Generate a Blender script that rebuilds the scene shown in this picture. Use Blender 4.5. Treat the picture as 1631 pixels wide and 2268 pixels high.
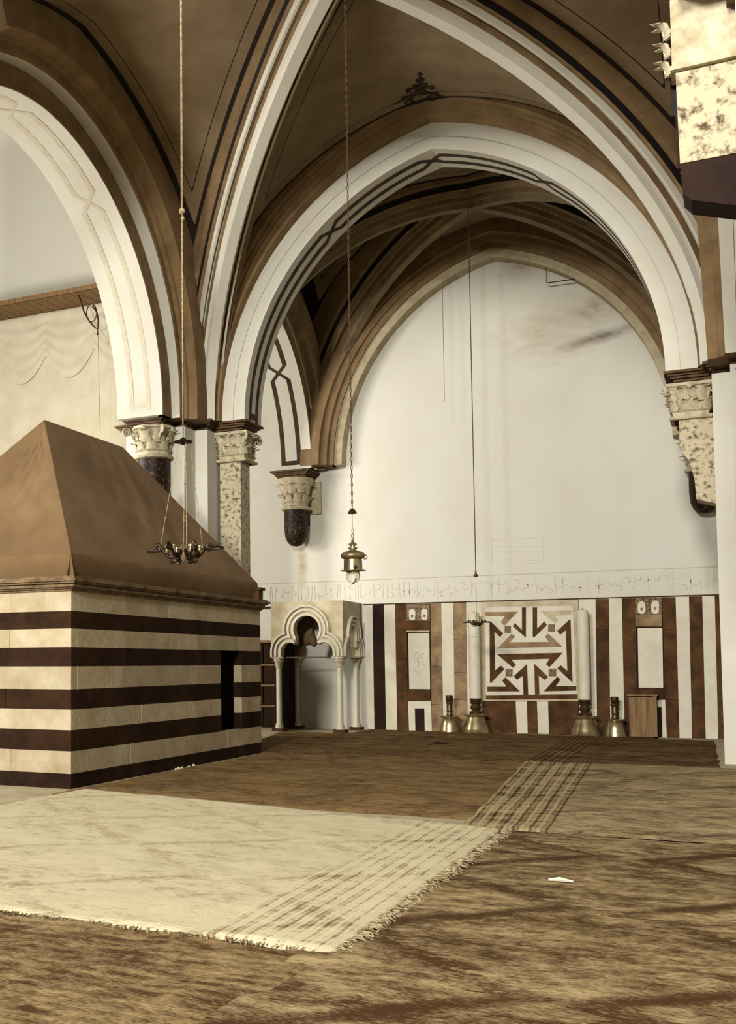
import bpy, bmesh, math, random
from mathutils import Vector, Matrix
random.seed(7)
for o in list(bpy.data.objects): bpy.data.objects.remove(o)
S = bpy.context.scene; COL = S.collection
R = math.radians

# ------------------------------------------------------------------ camera
F_, CX, CY, YAW, PIT, ROL, CH = 2463.51, 351.34, 1315.14, 27.61, 3.59, -0.17, 1.5
_y, _p, _r = R(YAW), R(PIT), R(ROL)
fw = Vector((-math.sin(_y)*math.cos(_p), math.cos(_y)*math.cos(_p), math.sin(_p)))
rt = Vector((math.cos(_y), math.sin(_y), 0)); up = rt.cross(fw)
rt, up = math.cos(_r)*rt+math.sin(_r)*up, -math.sin(_r)*rt+math.cos(_r)*up
CAM = Vector((0, 0, CH))
cd = bpy.data.cameras.new('camera'); cam = bpy.data.objects.new('camera', cd); COL.objects.link(cam)
cam.matrix_world = Matrix(((rt.x, up.x, -fw.x, 0), (rt.y, up.y, -fw.y, 0), (rt.z, up.z, -fw.z, CH), (0, 0, 0, 1)))
cd.sensor_fit = 'VERTICAL'; cd.sensor_height = 36; cd.sensor_width = 36
cd.lens = F_/2268*36; cd.shift_x = (815.5-CX)/2268; cd.shift_y = (CY-1134)/2268
cd.clip_end = 200
S.camera = cam
def un(px, py, ax, val):
    """where the sight line through a photograph pixel meets the plane X, Y or Z = val"""
    d = fw+rt*((px-CX)/F_)+up*((CY-py)/F_)
    i = 'XYZ'.index(ax); return CAM+d*((val-CAM[i])/d[i])

# ------------------------------------------------------------------ light
w = bpy.data.worlds.new('world'); S.world = w; w.use_nodes = True
bg = w.node_tree.nodes['Background']; bg.inputs[0].default_value = (1.0, .66, .36, 1); bg.inputs[1].default_value = .03
def area(name, loc, target, sx, sy, power, color):
    l = bpy.data.lights.new(name, 'AREA'); l.shape = 'RECTANGLE'; l.size = sx; l.size_y = sy; l.energy = power; l.color = color
    o = bpy.data.objects.new(name, l); COL.objects.link(o); o.location = loc
    o.rotation_euler = (Vector(target)-Vector(loc)).to_track_quat('-Z', 'Y').to_euler(); return o
area('window_light_rear', (-1.0, -16, 10.6), (-5, 24, 5.0), 2.2, 2.4, 9800, (1, .98, .925))
area('window_light_rear_left', (-7.4, -16, 10.9), (-5, 24, 5.0), 2.2, 2.4, 8300, (1, .98, .925))
area('window_light_left', (-17, 10, 3.2), (-2, 14, 8.0), 3.0, 3.0, 1300, (1, .98, .925))
area('window_light_aisle', (-16, 15.5, 6.0), (-8.5, 24.0, 3), 2.5, 2.5, 950, (1, .98, .925))
S.view_settings.view_transform = 'Standard'; S.view_settings.look = 'None'; S.view_settings.gamma = 1
S.view_settings.use_curve_mapping = False; S.view_settings.exposure = 0.0

# ------------------------------------------------------------------ materials
ALB = .62
def lin(c):
    return tuple(ALB*((v/255+.055)/1.055)**2.4 for v in c)+(1,)
def mat(name, c1, c2=None, scale=3, rough=.85, bump=.15, metal=0, lo=.35, hi=.65, stretch=(1, 1, 1), detail=6, spec=.3, rnd=0):
    m = bpy.data.materials.new(name); m.use_nodes = True; nt = m.node_tree; N = nt.nodes; L = nt.links
    b = N['Principled BSDF']; b.inputs['Roughness'].default_value = rough; b.inputs['Metallic'].default_value = metal
    b.inputs['Specular IOR Level'].default_value = spec
    tc = N.new('ShaderNodeTexCoord'); mp = N.new('ShaderNodeMapping'); mp.inputs['Scale'].default_value = stretch
    L.new(tc.outputs['Object'], mp.inputs[0])
    no = N.new('ShaderNodeTexNoise'); no.inputs['Scale'].default_value = scale; no.inputs['Detail'].default_value = detail; no.inputs['Roughness'].default_value = .62
    L.new(mp.outputs[0], no.inputs['Vector'])
    cr = N.new('ShaderNodeValToRGB'); cr.color_ramp.elements[0].position = lo; cr.color_ramp.elements[1].position = hi
    cr.color_ramp.elements[0].color = lin(c2 or c1); cr.color_ramp.elements[1].color = lin(c1)
    L.new(no.outputs[0], cr.inputs[0]); L.new(cr.outputs[0], b.inputs['Base Color'])
    if rnd:
        oi = N.new('ShaderNodeObjectInfo'); mr = N.new('ShaderNodeMapRange'); mr.inputs[3].default_value = 1-rnd; mr.inputs[4].default_value = 1+rnd*.6
        L.new(oi.outputs['Random'], mr.inputs[0]); hs = N.new('ShaderNodeHueSaturation'); L.new(mr.outputs[0], hs.inputs['Value']); L.new(cr.outputs[0], hs.inputs['Color']); L.new(hs.outputs[0], b.inputs['Base Color'])
    if bump:
        n2 = N.new('ShaderNodeTexNoise'); n2.inputs['Scale'].default_value = scale*9; n2.inputs['Detail'].default_value = 5
        L.new(mp.outputs[0], n2.inputs['Vector'])
        bp = N.new('ShaderNodeBump'); bp.inputs['Strength'].default_value = bump; bp.inputs['Distance'].default_value = .02
        L.new(n2.outputs[0], bp.inputs['Height']); L.new(bp.outputs[0], b.inputs['Normal'])
    m['ramp'] = 1
    return m
M = {}
M['white'] = mat('white_plaster', (231, 226, 210), (224, 217, 198), 1.2, .9, .05)
M['marble'] = mat('white_marble', (228, 219, 195), (214, 203, 176), 3, .5, .04)
M['cream'] = mat('cream_stone', (214, 200, 164), (186, 168, 130), 4, .7, .1)
M['tan'] = mat('tan_stone', (170, 140, 98), (118, 90, 58), 3.5, .7, .15, rnd=.15)
M['brown'] = mat('brown_marble', (104, 70, 36), (66, 42, 19), 4, .7, .12, spec=.1, rnd=.22)
M['dark'] = mat('dark_marble', (50, 29, 13), (32, 17, 7), 3, .7, .1, spec=.1)
M['black'] = mat('black_recess', (26, 16, 10), (16, 10, 6), 3, .8, .05)
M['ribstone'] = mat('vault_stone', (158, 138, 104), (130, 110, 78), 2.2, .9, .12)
M['lstone'] = mat('light_course_stone', (212, 198, 166), (178, 154, 114), 2.6, .8, .35, lo=.3, hi=.7, rnd=.14)
M['dstone'] = mat('dark_course_stone', (62, 38, 18), (36, 20, 9), 2.6, .85, .3, spec=.1, rnd=.25)
M['cornice'] = mat('cornice_stone', (150, 122, 82), (90, 66, 38), 7, .7, .4)
M['impost'] = mat('impost_stone', (116, 88, 54), (66, 44, 24), 7, .8, .4)
M['capital'] = mat('capital_stone', (220, 208, 178), (176, 158, 120), 8, .75, .3)
M['mottled'] = mat('mottled_marble', (204, 190, 156), (84, 58, 32), 14, .6, .1, lo=.34, hi=.5, spec=.15)
M['darkshaft'] = mat('dark_mottled_marble', (122, 92, 54), (34, 19, 8), 20, .5, .1, lo=.52, hi=.7, spec=.15)
M['cloth'] = mat('covering_cloth', (150, 120, 82), (118, 90, 58), .9, .95, .12, lo=.3, hi=.7)
M['iron'] = mat('dark_metal', (70, 52, 34), (40, 28, 18), 10, .35, .1, metal=.8, spec=.6)
M['brass'] = mat('polished_brass', (214, 196, 152), (176, 154, 112), 6, .28, .05, metal=.85, spec=.6)
M['bronze'] = mat('bronze', (120, 92, 58), (70, 50, 30), 12, .4, .1, metal=.7)
M['wax'] = mat('white_wax', (232, 224, 200), (222, 212, 186), 2, .6, .02)
M['rope'] = mat('pale_rope', (200, 178, 136), (140, 112, 76), 30, .9, .2)
M['cord'] = mat('dark_cord', (92, 70, 46), (50, 34, 20), 30, .9, .1)
M['wood'] = mat('plank_wood', (156, 120, 76), (112, 82, 48), 2.5, .7, .15, stretch=(6, 6, .5))
M['woodd'] = mat('dark_wood', (66, 42, 20), (40, 24, 10), 2.5, .8, .2, stretch=(6, 6, .5), spec=.1)
M['mosaic'] = mat('mosaic', (170, 138, 96), (44, 29, 17), 60, .5, .3, lo=.47, hi=.53)
M['relief'] = mat('faint_paint', (222, 213, 189), (212, 201, 174), 6, .9, .05)
M['paint'] = mat('dark_paint', (84, 62, 38), (50, 34, 20), 5, .85, .05)
M['paintg'] = mat('ornament_paint', (70, 50, 30), (48, 32, 18), 5, .9, .05)
M['floor'] = mat('floor_stone', (206, 192, 156), (176, 158, 120), 3, .8, .2)
M['curtain'] = mat('curtain_cloth', (226, 216, 190), (214, 202, 172), 2, .95, .1)
M['fringe'] = mat('fringe_wool', (214, 196, 154), (110, 84, 54), 25, .95, .3)
g = bpy.data.materials.new('clear_glass'); g.use_nodes = True; b = g.node_tree.nodes['Principled BSDF']
b.inputs['Base Color'].default_value = (1, .98, .92, 1); b.inputs['Roughness'].default_value = .04; b.inputs['Transmission Weight'].default_value = 1; b.inputs['IOR'].default_value = 1.12
M['glass'] = g

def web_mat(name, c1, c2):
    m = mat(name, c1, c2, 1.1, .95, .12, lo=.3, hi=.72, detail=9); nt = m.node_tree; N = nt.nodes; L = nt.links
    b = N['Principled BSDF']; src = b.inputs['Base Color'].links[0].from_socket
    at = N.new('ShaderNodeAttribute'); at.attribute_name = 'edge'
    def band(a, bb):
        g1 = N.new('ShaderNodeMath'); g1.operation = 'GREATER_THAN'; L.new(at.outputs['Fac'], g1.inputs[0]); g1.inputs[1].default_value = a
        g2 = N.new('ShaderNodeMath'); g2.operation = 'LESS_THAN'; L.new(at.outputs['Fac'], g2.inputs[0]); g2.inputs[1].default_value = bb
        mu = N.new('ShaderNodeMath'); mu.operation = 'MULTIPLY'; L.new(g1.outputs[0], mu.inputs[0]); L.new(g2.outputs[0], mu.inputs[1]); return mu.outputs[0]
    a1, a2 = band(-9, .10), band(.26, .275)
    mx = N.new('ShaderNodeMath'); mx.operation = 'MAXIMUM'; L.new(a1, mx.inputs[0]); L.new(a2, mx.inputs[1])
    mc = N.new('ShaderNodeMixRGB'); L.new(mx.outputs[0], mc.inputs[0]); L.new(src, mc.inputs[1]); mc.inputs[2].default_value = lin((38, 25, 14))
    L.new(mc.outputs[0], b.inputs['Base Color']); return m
M['mould'] = mat('shaded_brown_moulding', (152, 124, 86), (126, 99, 64), 2.5, .85, .12)  # brown puts shade into the colour of the pale arch mouldings
M['wax2'] = M['wax']
M['web'] = web_mat('painted_vault_plaster', (158, 136, 102), (122, 101, 72))

def wall_mat():
    m = mat('stained_shaded_plaster', (232, 227, 212), (228, 221, 203), .9, .9, .04); nt = m.node_tree; N = nt.nodes; L = nt.links
    b = N['Principled BSDF']; src = b.inputs['Base Color'].links[0].from_socket
    tc = N.new('ShaderNodeTexCoord')
    def blob(c, half, rot, scale, lo, hi):
        mp = N.new('ShaderNodeMapping'); mp.vector_type = 'TEXTURE'; mp.inputs['Location'].default_value = c; mp.inputs['Rotation'].default_value = (0, rot, 0); mp.inputs['Scale'].default_value = half
        L.new(tc.outputs['Object'], mp.inputs[0])
        gr = N.new('ShaderNodeTexGradient'); gr.gradient_type = 'SPHERICAL'; L.new(mp.outputs[0], gr.inputs[0])
        no = N.new('ShaderNodeTexNoise'); no.inputs['Scale'].default_value = scale; no.inputs['Detail'].default_value = 8; no.inputs['Roughness'].default_value = .7
        mp2 = N.new('ShaderNodeMapping'); mp2.inputs['Scale'].default_value = (1, 1, 2.2); mp2.inputs['Rotation'].default_value = (0, rot, 0); L.new(tc.outputs['Object'], mp2.inputs[0]); L.new(mp2.outputs[0], no.inputs['Vector'])
        mu = N.new('ShaderNodeMath'); mu.operation = 'MULTIPLY'; L.new(gr.outputs[0], mu.inputs[0]); L.new(no.outputs[0], mu.inputs[1])
        mr = N.new('ShaderNodeMapRange'); mr.inputs[1].default_value = lo; mr.inputs[2].default_value = hi; L.new(mu.outputs[0], mr.inputs[0]); return mr.outputs[0]
    f = src
    for c, half, rot, sc, lo, hi, col in [((-2.45, 24.45, 8.25), (1.25, 1, .22), -.2, 3, .1, .62, (96, 76, 54)),
                                          ((-2.5, 24.45, 8.9), (.9, 1, .7), -.3, 4, .22, .8, (150, 128, 96)),
                                          ((-3.4, 24.45, 8.6), (2.6, 1, 1.5), -.2, 2, .2, .9, (176, 156, 118)),
                                          ((-3.9, 24.45, 10.0), (1.0, 1, .55), 0, 3, .15, .8, (140, 116, 84)),  # blotch at the wall's crown paints in shade below the arch
                                          ((-9.0, 24.45, 3.9), (.2, 1, 1.6), 0, 3, .1, .7, (176, 150, 104))]:
        k = blob(c, half, rot, sc, lo, hi); mc = N.new('ShaderNodeMixRGB'); L.new(k, mc.inputs[0]); L.new(f, mc.inputs[1]); mc.inputs[2].default_value = lin(col); f = mc.outputs[0]
    L.new(f, b.inputs['Base Color']); return m
M['wall'] = wall_mat()

def rug_mat(name, light, darkc, bias=0, edge=0.0, nstr=5, seed=0, diam=.5, back=0.0):
    """woven wool: broken dark patches, faint lozenges and narrow stripes along the borders (uv = metres from the left / front edge)"""
    m = bpy.data.materials.new(name); m.use_nodes = True; nt = m.node_tree; N = nt.nodes; L = nt.links
    b = N['Principled BSDF']; b.inputs['Roughness'].default_value = .97; b.inputs['Specular IOR Level'].default_value = .05
    def MT(op, a, c=None, cl=False):
        n = N.new('ShaderNodeMath'); n.operation = op; n.use_clamp = cl
        for i, v in enumerate((a, c)):
            if v is None: continue
            if isinstance(v, (int, float)): n.inputs[i].default_value = v
            else: L.new(v, n.inputs[i])
        return n.outputs[0]
    uv = N.new('ShaderNodeUVMap'); uv.uv_map = 'UVMap'; sp = N.new('ShaderNodeSeparateXYZ'); L.new(uv.outputs[0], sp.inputs[0]); u, v = sp.outputs[0], sp.outputs[1]
    def noise(scale, st, det=8, ro=.7, off=0):
        mp = N.new('ShaderNodeMapping'); mp.inputs['Scale'].default_value = (st[0], st[1], 1); mp.inputs['Location'].default_value = (seed*3.1+off, seed*1.7, 0); L.new(uv.outputs[0], mp.inputs[0])
        n = N.new('ShaderNodeTexNoise'); n.inputs['Scale'].default_value = scale; n.inputs['Detail'].default_value = det; n.inputs['Roughness'].default_value = ro; L.new(mp.outputs[0], n.inputs['Vector']); return n.outputs[0]
    big = noise(1.0, (1, 1.6), 6); mid = noise(4.5, (1, 1.8), 8, .75, 5); fine = noise(30, (.6, 2.4), 5, .85, 9)
    val = MT('ADD', MT('MULTIPLY', big, .6), MT('MULTIPLY', mid, .9)); val = MT('ADD', val, MT('MULTIPLY', fine, .9))
    val = MT('SUBTRACT', val, 1.2-bias)
    # faint lozenges, broken up by wear
    wob = MT('MULTIPLY', MT('SUBTRACT', mid, .5), .7)
    du = MT('PINGPONG', MT('ADD', u, wob), 1.25); dv = MT('PINGPONG', MT('ADD', v, MT('ADD', wob, .3)), 1.0)
    lz = MT('ABSOLUTE', MT('SUBTRACT', MT('ADD', du, dv), 1.1)); lz = MT('SUBTRACT', 1.0, MT('MULTIPLY', lz, 7), True)
    br = MT('MULTIPLY', MT('SUBTRACT', mid, .40), 5, True); lz = MT('MULTIPLY', MT('MULTIPLY', lz, br), -diam*.34)
    val = MT('ADD', val, lz)
    rib = MT('SINE', MT('MULTIPLY', v, 330)); val = MT('ADD', val, MT('MULTIPLY', rib, .035))
    if edge:
        msk = MT('LESS_THAN', u, edge) if edge > 0 else MT('GREATER_THAN', u, -edge)
        uu = MT('ADD', u, MT('MULTIPLY', big, .05))
        st = MT('ADD', MT('SINE', MT('MULTIPLY', uu, nstr)), MT('MULTIPLY', MT('SINE', MT('MULTIPLY', uu, nstr*2.7)), .8)); st = MT('MULTIPLY', MT('MULTIPLY', st, msk), .095)
        val = MT('ADD', val, st)
    if back:
        msk = MT('GREATER_THAN', v, back); st = MT('SINE', MT('MULTIPLY', MT('ADD', v, MT('MULTIPLY', big, .1)), 55)); val = MT('ADD', val, MT('MULTIPLY', MT('MULTIPLY', st, msk), .035))
    val = MT('ADD', MT('MULTIPLY', val, 2.4), .5, True)
    cr = N.new('ShaderNodeValToRGB'); e = cr.color_ramp.elements; e[0].color = lin(darkc); e[1].color = lin(light); e[0].position = .08; e[1].position = .82
    L.new(val, cr.inputs[0]); L.new(cr.outputs[0], b.inputs['Base Color'])
    bp = N.new('ShaderNodeBump'); bp.inputs['Strength'].default_value = .5; bp.inputs['Distance'].default_value = .012; L.new(MT('ADD', fine, MT('MULTIPLY', mid, 1.5)), bp.inputs['Height']); L.new(bp.outputs[0], b.inputs['Normal'])
    return m

# ------------------------------------------------------------------ mesh helpers
def tag(o, label=None, cat=None, group=None, kind=None):
    if label: o['label'] = label
    if cat: o['category'] = cat
    if group: o['group'] = group
    if kind: o['kind'] = kind
    return o
def empty(name, loc, label, cat, group=None):
    o = bpy.data.objects.new(name, None); COL.objects.link(o); o.location = loc; o.empty_display_size = .1; bpy.context.view_layer.update()
    return tag(o, label, cat, group)
def build(name, vs, fs, m, parent=None, smooth=False, kind=None):
    me = bpy.data.meshes.new(name); me.from_pydata([tuple(v) for v in vs], [], fs); me.update()
    bm = bmesh.new(); bm.from_mesh(me); bmesh.ops.recalc_face_normals(bm, faces=bm.faces); bm.to_mesh(me); bm.free()
    if smooth:
        for p in me.polygons: p.use_smooth = True
    me.materials.append(m); o = bpy.data.objects.new(name, me); COL.objects.link(o)
    if parent:
        o.parent = parent; me.transform(Matrix.Translation(-world(parent)))
    if kind: o['kind'] = kind
    return o
def world(o):
    v = Vector(o.location)
    while o.parent: o = o.parent; v += Vector(o.location)
    return v
class MB:
    def __init__(s): s.v = []; s.f = []
    def add(s, vs, fs):
        k = len(s.v); s.v += [tuple(v) for v in vs]; s.f += [tuple(i+k for i in f) for f in fs]; return s
    def box(s, x0, x1, y0, y1, z0, z1):
        return s.add([(x, y, z) for z in (z0, z1) for y in (y0, y1) for x in (x0, x1)], [(0, 2, 3, 1), (4, 5, 7, 6), (0, 1, 5, 4), (2, 6, 7, 3), (0, 4, 6, 2), (1, 3, 7, 5)])
    def prism(s, poly, mp):
        """poly: 2-D outline, mp(u, v, k) -> 3-D point at the near (k=0) / far (k=1) cap"""
        n = len(poly); vs = [mp(u, v, 0) for u, v in poly]+[mp(u, v, 1) for u, v in poly]
        return s.add(vs, [tuple(range(n)), tuple(range(2*n-1, n-1, -1))]+[(i, (i+1) % n, (i+1) % n+n, i+n) for i in range(n)])
    def lathe(s, prof, c, n=24, a0=0, a1=2*math.pi):
        full = abs(a1-a0-2*math.pi) < 1e-6; m = n if full else n+1
        vs = [(c[0]+r*math.cos(a0+(a1-a0)*i/n), c[1]+r*math.sin(a0+(a1-a0)*i/n), c[2]+z) for r, z in prof for i in range(m)]
        fs = []
        for j in range(len(prof)-1):
            for i in range(n):
                a, b2 = i, (i+1) % m
                fs.append((j*m+a, j*m+b2, (j+1)*m+b2, (j+1)*m+a))
        return s.add(vs, fs)
    def tube(s, pts, r, n=6, cap=True):
        pts = [Vector(p) for p in pts]; rs = r if isinstance(r, (list, tuple)) else [r]*len(pts); vs = []; prev = None
        for i, p in enumerate(pts):
            t = (pts[min(i+1, len(pts)-1)]-pts[max(i-1, 0)]).normalized()
            if prev is None: a = t.cross(Vector((0, 0, 1)) if abs(t.z) < .9 else Vector((1, 0, 0))).normalized()
            else: a = (prev-t*prev.dot(t)).normalized()
            prev = a; b2 = t.cross(a)
            vs += [p+(a*math.cos(2*math.pi*k/n)+b2*math.sin(2*math.pi*k/n))*rs[i] for k in range(n)]
        fs = [(i*n+k, i*n+(k+1) % n, (i+1)*n+(k+1) % n, (i+1)*n+k) for i in range(len(pts)-1) for k in range(n)]
        if cap: fs += [tuple(range(n)), tuple(range((len(pts)-1)*n, len(pts)*n))]
        return s.add(vs, fs)
    def sphere(s, c, r, n=10):
        return s.lathe([(max(r*math.sin(math.pi*j/n), 1e-4), -r*math.cos(math.pi*j/n)) for j in range(n+1)], c, n+2)
    def out(s, name, m, parent=None, smooth=False, kind=None): return build(name, s.v, s.f, m, parent, smooth, kind)
def struct(o): o['kind'] = 'structure'; return o
def sm(o, ang=35):
    for p in o.data.polygons: p.use_smooth = True
    o.data.set_sharp_from_angle(angle=R(ang)); return o
MX = -8.88   # mirror sum: x -> MX - x
# arcs -------------------------------------------------------------
def arc(c, half, e, z0, off, n=28):
    """two-centred pointed arch, left springing to right springing; e = how far each centre lies past the axis"""
    Rr = half+e+off; th = math.acos(min(1, e/Rr)); pts = []
    for i in range(n+1): a = th*i/n; pts.append((c-(Rr*math.cos(a)-e), z0+Rr*math.sin(a)))
    return pts+[(2*c-x, z) for x, z in reversed(pts[:-1])]
def sweep_arc(plane, c, half, e, z0, prof, n=28, drop=0, cut=0, taper=None):
    """prof: closed list of (radial offset, depth)"""
    mb = MB(); cols = []
    for off, d in prof:
        a = arc(c, half, e, z0, off, n)
        if drop: a = [(a[0][0], z0-drop)]+a+[(a[-1][0], z0-drop)]
        a = a[cut:]
        cols.append([(x, d, z) if plane == 'XZ' else (d, x, z) for x, z in a])
    if taper:
        ref, f0 = taper; N_ = 2*n+1
        for j, (off, d) in enumerate(prof):
            for i in range(len(cols[j])):
                q = min(i+cut, N_-1-i-cut)/(n*.55); f = f0+(1-f0)*min(1, q); dd = ref+(d-ref)*f; x, y, z = cols[j][i]
                cols[j][i] = (x, dd, z) if plane == 'XZ' else (dd, y, z)
    m = len(cols); k = len(cols[0]); vs = [cols[j][i] for i in range(k) for j in range(m)]
    fs = [(i*m+j, i*m+(j+1) % m, (i+1)*m+(j+1) % m, (i+1)*m+j) for i in range(k-1) for j in range(m)]
    fs += [tuple(range(m)), tuple(range((k-1)*m, k*m))]
    return mb.add(vs, fs)

# ================================================================== SETTING
YW = 24.45; DADO = 2.81; ZS = 6.0
fl = struct(MB().box(-18, 5, -3, YW+.3, -.2, 0).out('floor', M['floor']))
wb = struct(MB().box(-18, 5, YW, YW+.3, 0, 18).out('wall_back', M['wall']))
wl = struct(MB().box(-18.3, -18, 10, YW+.3, 0, 18).out('wall_left', M['white']))
wr = struct(MB().box(5, 5.3, -3, YW+.3, 0, 18).out('wall_right', M['white']))
# ---- vaults of the nave
VH, VE, VR = 4.4, .584, 4.984
def zf(q):
    dx = max(0, min(1, q))*VH; return ZS+math.sqrt(max(0, VR*VR-(dx+VE)**2))
XC = MX/2
def vault(name, y0, y1, edge0, edge1, edgex, ymin=-99):
    yc = (y0+y1)/2; hy = (y1-y0)/2; n = 210; vs = []; at = []
    # denser sampling near the springings
    def samp(k): t = -1+2*k/n; return math.sin(t*math.pi/2)
    dl = math.hypot(VH, hy)
    for j in range(n+1):
        for i in range(n+1):
            a, b2 = samp(i), samp(j); x = XC+a*VH; y = yc+b2*hy
            y = max(y, ymin); vs.append((x, y, max(zf(abs(a)), zf(abs(y-yc)/hy))))
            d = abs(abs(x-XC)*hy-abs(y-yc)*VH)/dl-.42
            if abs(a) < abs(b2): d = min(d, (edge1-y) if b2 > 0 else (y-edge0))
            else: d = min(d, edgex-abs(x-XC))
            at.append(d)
    fs = [(j*(n+1)+i, j*(n+1)+i+1, (j+1)*(n+1)+i+1, (j+1)*(n+1)+i) for j in range(n) for i in range(n)]
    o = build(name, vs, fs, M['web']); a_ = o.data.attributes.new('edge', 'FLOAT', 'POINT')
    a_.data.foreach_set('value', at)
    for p in o.data.polygons: p.use_smooth = True
    return struct(o), yc, hy
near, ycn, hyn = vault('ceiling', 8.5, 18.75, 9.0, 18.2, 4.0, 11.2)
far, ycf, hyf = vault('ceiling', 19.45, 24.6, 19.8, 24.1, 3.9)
# shell above the vaults so that no daylight leaks in
struct(MB().box(-18.3, 5.3, 10.5, YW+.3, 18, 18.2).out('ceiling', M['white']))
# diagonal ribs
RP = [(-.50, -.5), (-.43, .02), (-.36, .05), (-.35, .17), (-.29, .19), (-.265, .27), (-.225, .27), (-.205, .2), (-.17, .23), (-.155, .34), (-.11, .37), (-.09, .46)]
RP = RP+[(-u, d) for u, d in reversed(RP)]
def diag_rib(parent, yc, hy, sx, sy):
    mb = MB(); th0 = math.acos((VH+VE)/VR); th1 = math.acos(VE/VR); n = 30; path = []
    for i in range(n+1):
        th = th0+(th1-th0)*i/n; dx = VR*math.cos(th)-VE; path.append((dx/VH, ZS+VR*math.sin(th)))
    ln = math.hypot(VH, hy); ux, uy = sx*VH/ln, sy*hy/ln; px, py = -uy, ux
    vs = []
    for i, (q, z) in enumerate(path):
        a = path[max(i-1, 0)]; b2 = path[min(i+1, n)]; ts, tz = (b2[0]-a[0])*ln, b2[1]-a[1]; k = math.hypot(ts, tz); ts /= k; tz /= k
        ns, nz = (tz, -ts) if tz*-1 < 0 or True else (0, 0)
        # inward: towards the vault's axis and down
        if ns > 0: ns, nz = -ns, -nz
        if nz > 0: nz = -nz
        for u, d in RP:
            s_ = q*ln+ns*d; vs.append((XC+ux*s_+px*u, yc+uy*s_+py*u, z+nz*d))
    m = len(RP); fs = [(i*m+j, i*m+(j+1) % m, (i+1)*m+(j+1) % m, (i+1)*m+j) for i in range(n) for j in range(m)]+[tuple(range(m)), tuple(range(n*m, (n+1)*m))]
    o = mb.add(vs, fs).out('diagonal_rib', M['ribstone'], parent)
    if parent is near: o.data.materials[0] = M['white']  # far ribs keep duller stone: that bay's shade put into the colour
    o.data.materials.append(M['mould']); o.data.materials.append(M['black'])
    band = {0: 1, 1: 1, 2: 2, 3: 1, 6: 1, 8: 1, 14: 1, 16: 1, 19: 1, 20: 2, 21: 1, 22: 1, 23: 1}  # brown flats and black risers paint groove shade onto the rib
    for i, p in enumerate(o.data.polygons):
        if i < n*m: p.material_index = band.get(i % m, 0)
    return sm(o, 20)
for v, yc, hy in ((near, ycn, hyn), (far, ycf, hyf)):
    for sx in (-1, 1):
        for sy in ((-1, 1) if v is far else (1,)): diag_rib(v, yc, hy, sx, sy)
# ---- transverse arch between the bays
TP = [(0, 18.7), (0, 19.5), (1.0, 19.5), (1.0, 18.15), (.64, 18.15), (.62, 18.22), (.57, 18.24), (.565, 18.33), (.52, 18.35), (.515, 18.47), (.47, 18.5), (.455, 18.62), (.455, 18.7), (.23, 18.7), (.23, 18.72), (.21, 18.72), (.21, 18.7)]
t1 = struct(sm(sweep_arc('XZ', XC, 3.54, .875, ZS, [(0, 18.7), (0, 19.5), (.6, 19.5), (.455, 18.7), (.23, 18.7), (.23, 18.72), (.21, 18.72), (.21, 18.7)]).out('trim_1', M['white']), 15))
sm(sweep_arc('XZ', XC, 3.54, .875, ZS, TP[2:13]+[(.455, 18.9)], taper=(18.7, .5)).out('arch_moulding', M['mould'], t1), 15)
arcp = arc(XC, 3.54+.9, .875, ZS, 0, 20)
wa = MB().prism([(arcp[0][0]-.7, ZS)]+arcp+[(arcp[-1][0]+.7, ZS), (arcp[-1][0]+.7, 13.9), (arcp[0][0]-.7, 13.9)], lambda u, v, k: (u, 18.9+.5*k, v)).out('spandrel_wall', M['ribstone'], t1)
# the next transverse arch towards the camera (above the frame); it shades the upper left of the vault
t2 = struct(sm(sweep_arc('XZ', XC, 4.2, .3, ZS, [(0, 7.5), (0, 8.1), (.5, 8.1), (.5, 7.5)]).out('trim_2', M['white']), 15))
MB().prism([(-11, ZS)]+arc(XC, 4.5, .3, ZS, 0, 16)+[(.6, ZS), (.6, 14), (-11, 14)], lambda u, v, k: (u, 7.6+.4*k, v)).out('spandrel_wall', M['ribstone'], t2)
# moulded bands along the underside of the transverse arch: painted interlace
def strap(parent, name, pos, total, crosses, v1, v2, wd, m, ends=True, d=.18):
    """pos(s, v) -> point just under the soffit; two bands that swap sides at each crossing"""
    def path(flip):
        pts = []; side = flip; s = 0.0; pts.append((0.0, side))
        for c in crosses:
            pts += [(c-d, side), (c+d, 1-side)]; side = 1-side
        pts.append((total, side)); return pts
    for flip in (0, 1):
        P = path(flip); fine = []
        for (s0, a0), (s1, a1) in zip(P, P[1:]):
            k = max(1, int((s1-s0)/.12)) if a0 == a1 else 3
            for i in range(k): t = i/k; fine.append((s0+(s1-s0)*t, a0+(a1-a0)*t))
        fine.append(P[-1]); vs = []; fs = []
        lift = .004+.002*flip
        for i, (s, a) in enumerate(fine):
            v = v1+(v2-v1)*a; vs += [pos(s, v-wd/2, lift), pos(s, v+wd/2, lift), pos(s, v-wd/2, 0), pos(s, v+wd/2, 0)]
            if i: q = (i-1)*4; fs += [(q, q+1, q+5, q+4), (q, q+4, q+6, q+2), (q+1, q+3, q+7, q+5)]
        build(name, vs, fs, m, parent)
    if ends:
        for s0 in ends:
            vs = [pos(s0, v1-wd/2, .004), pos(s0, v2+wd/2, .004), pos(s0+wd, v2+wd/2, .004), pos(s0+wd, v1-wd/2, .004)]
            build(name, vs, [(0, 1, 2, 3)], m, parent)
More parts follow.
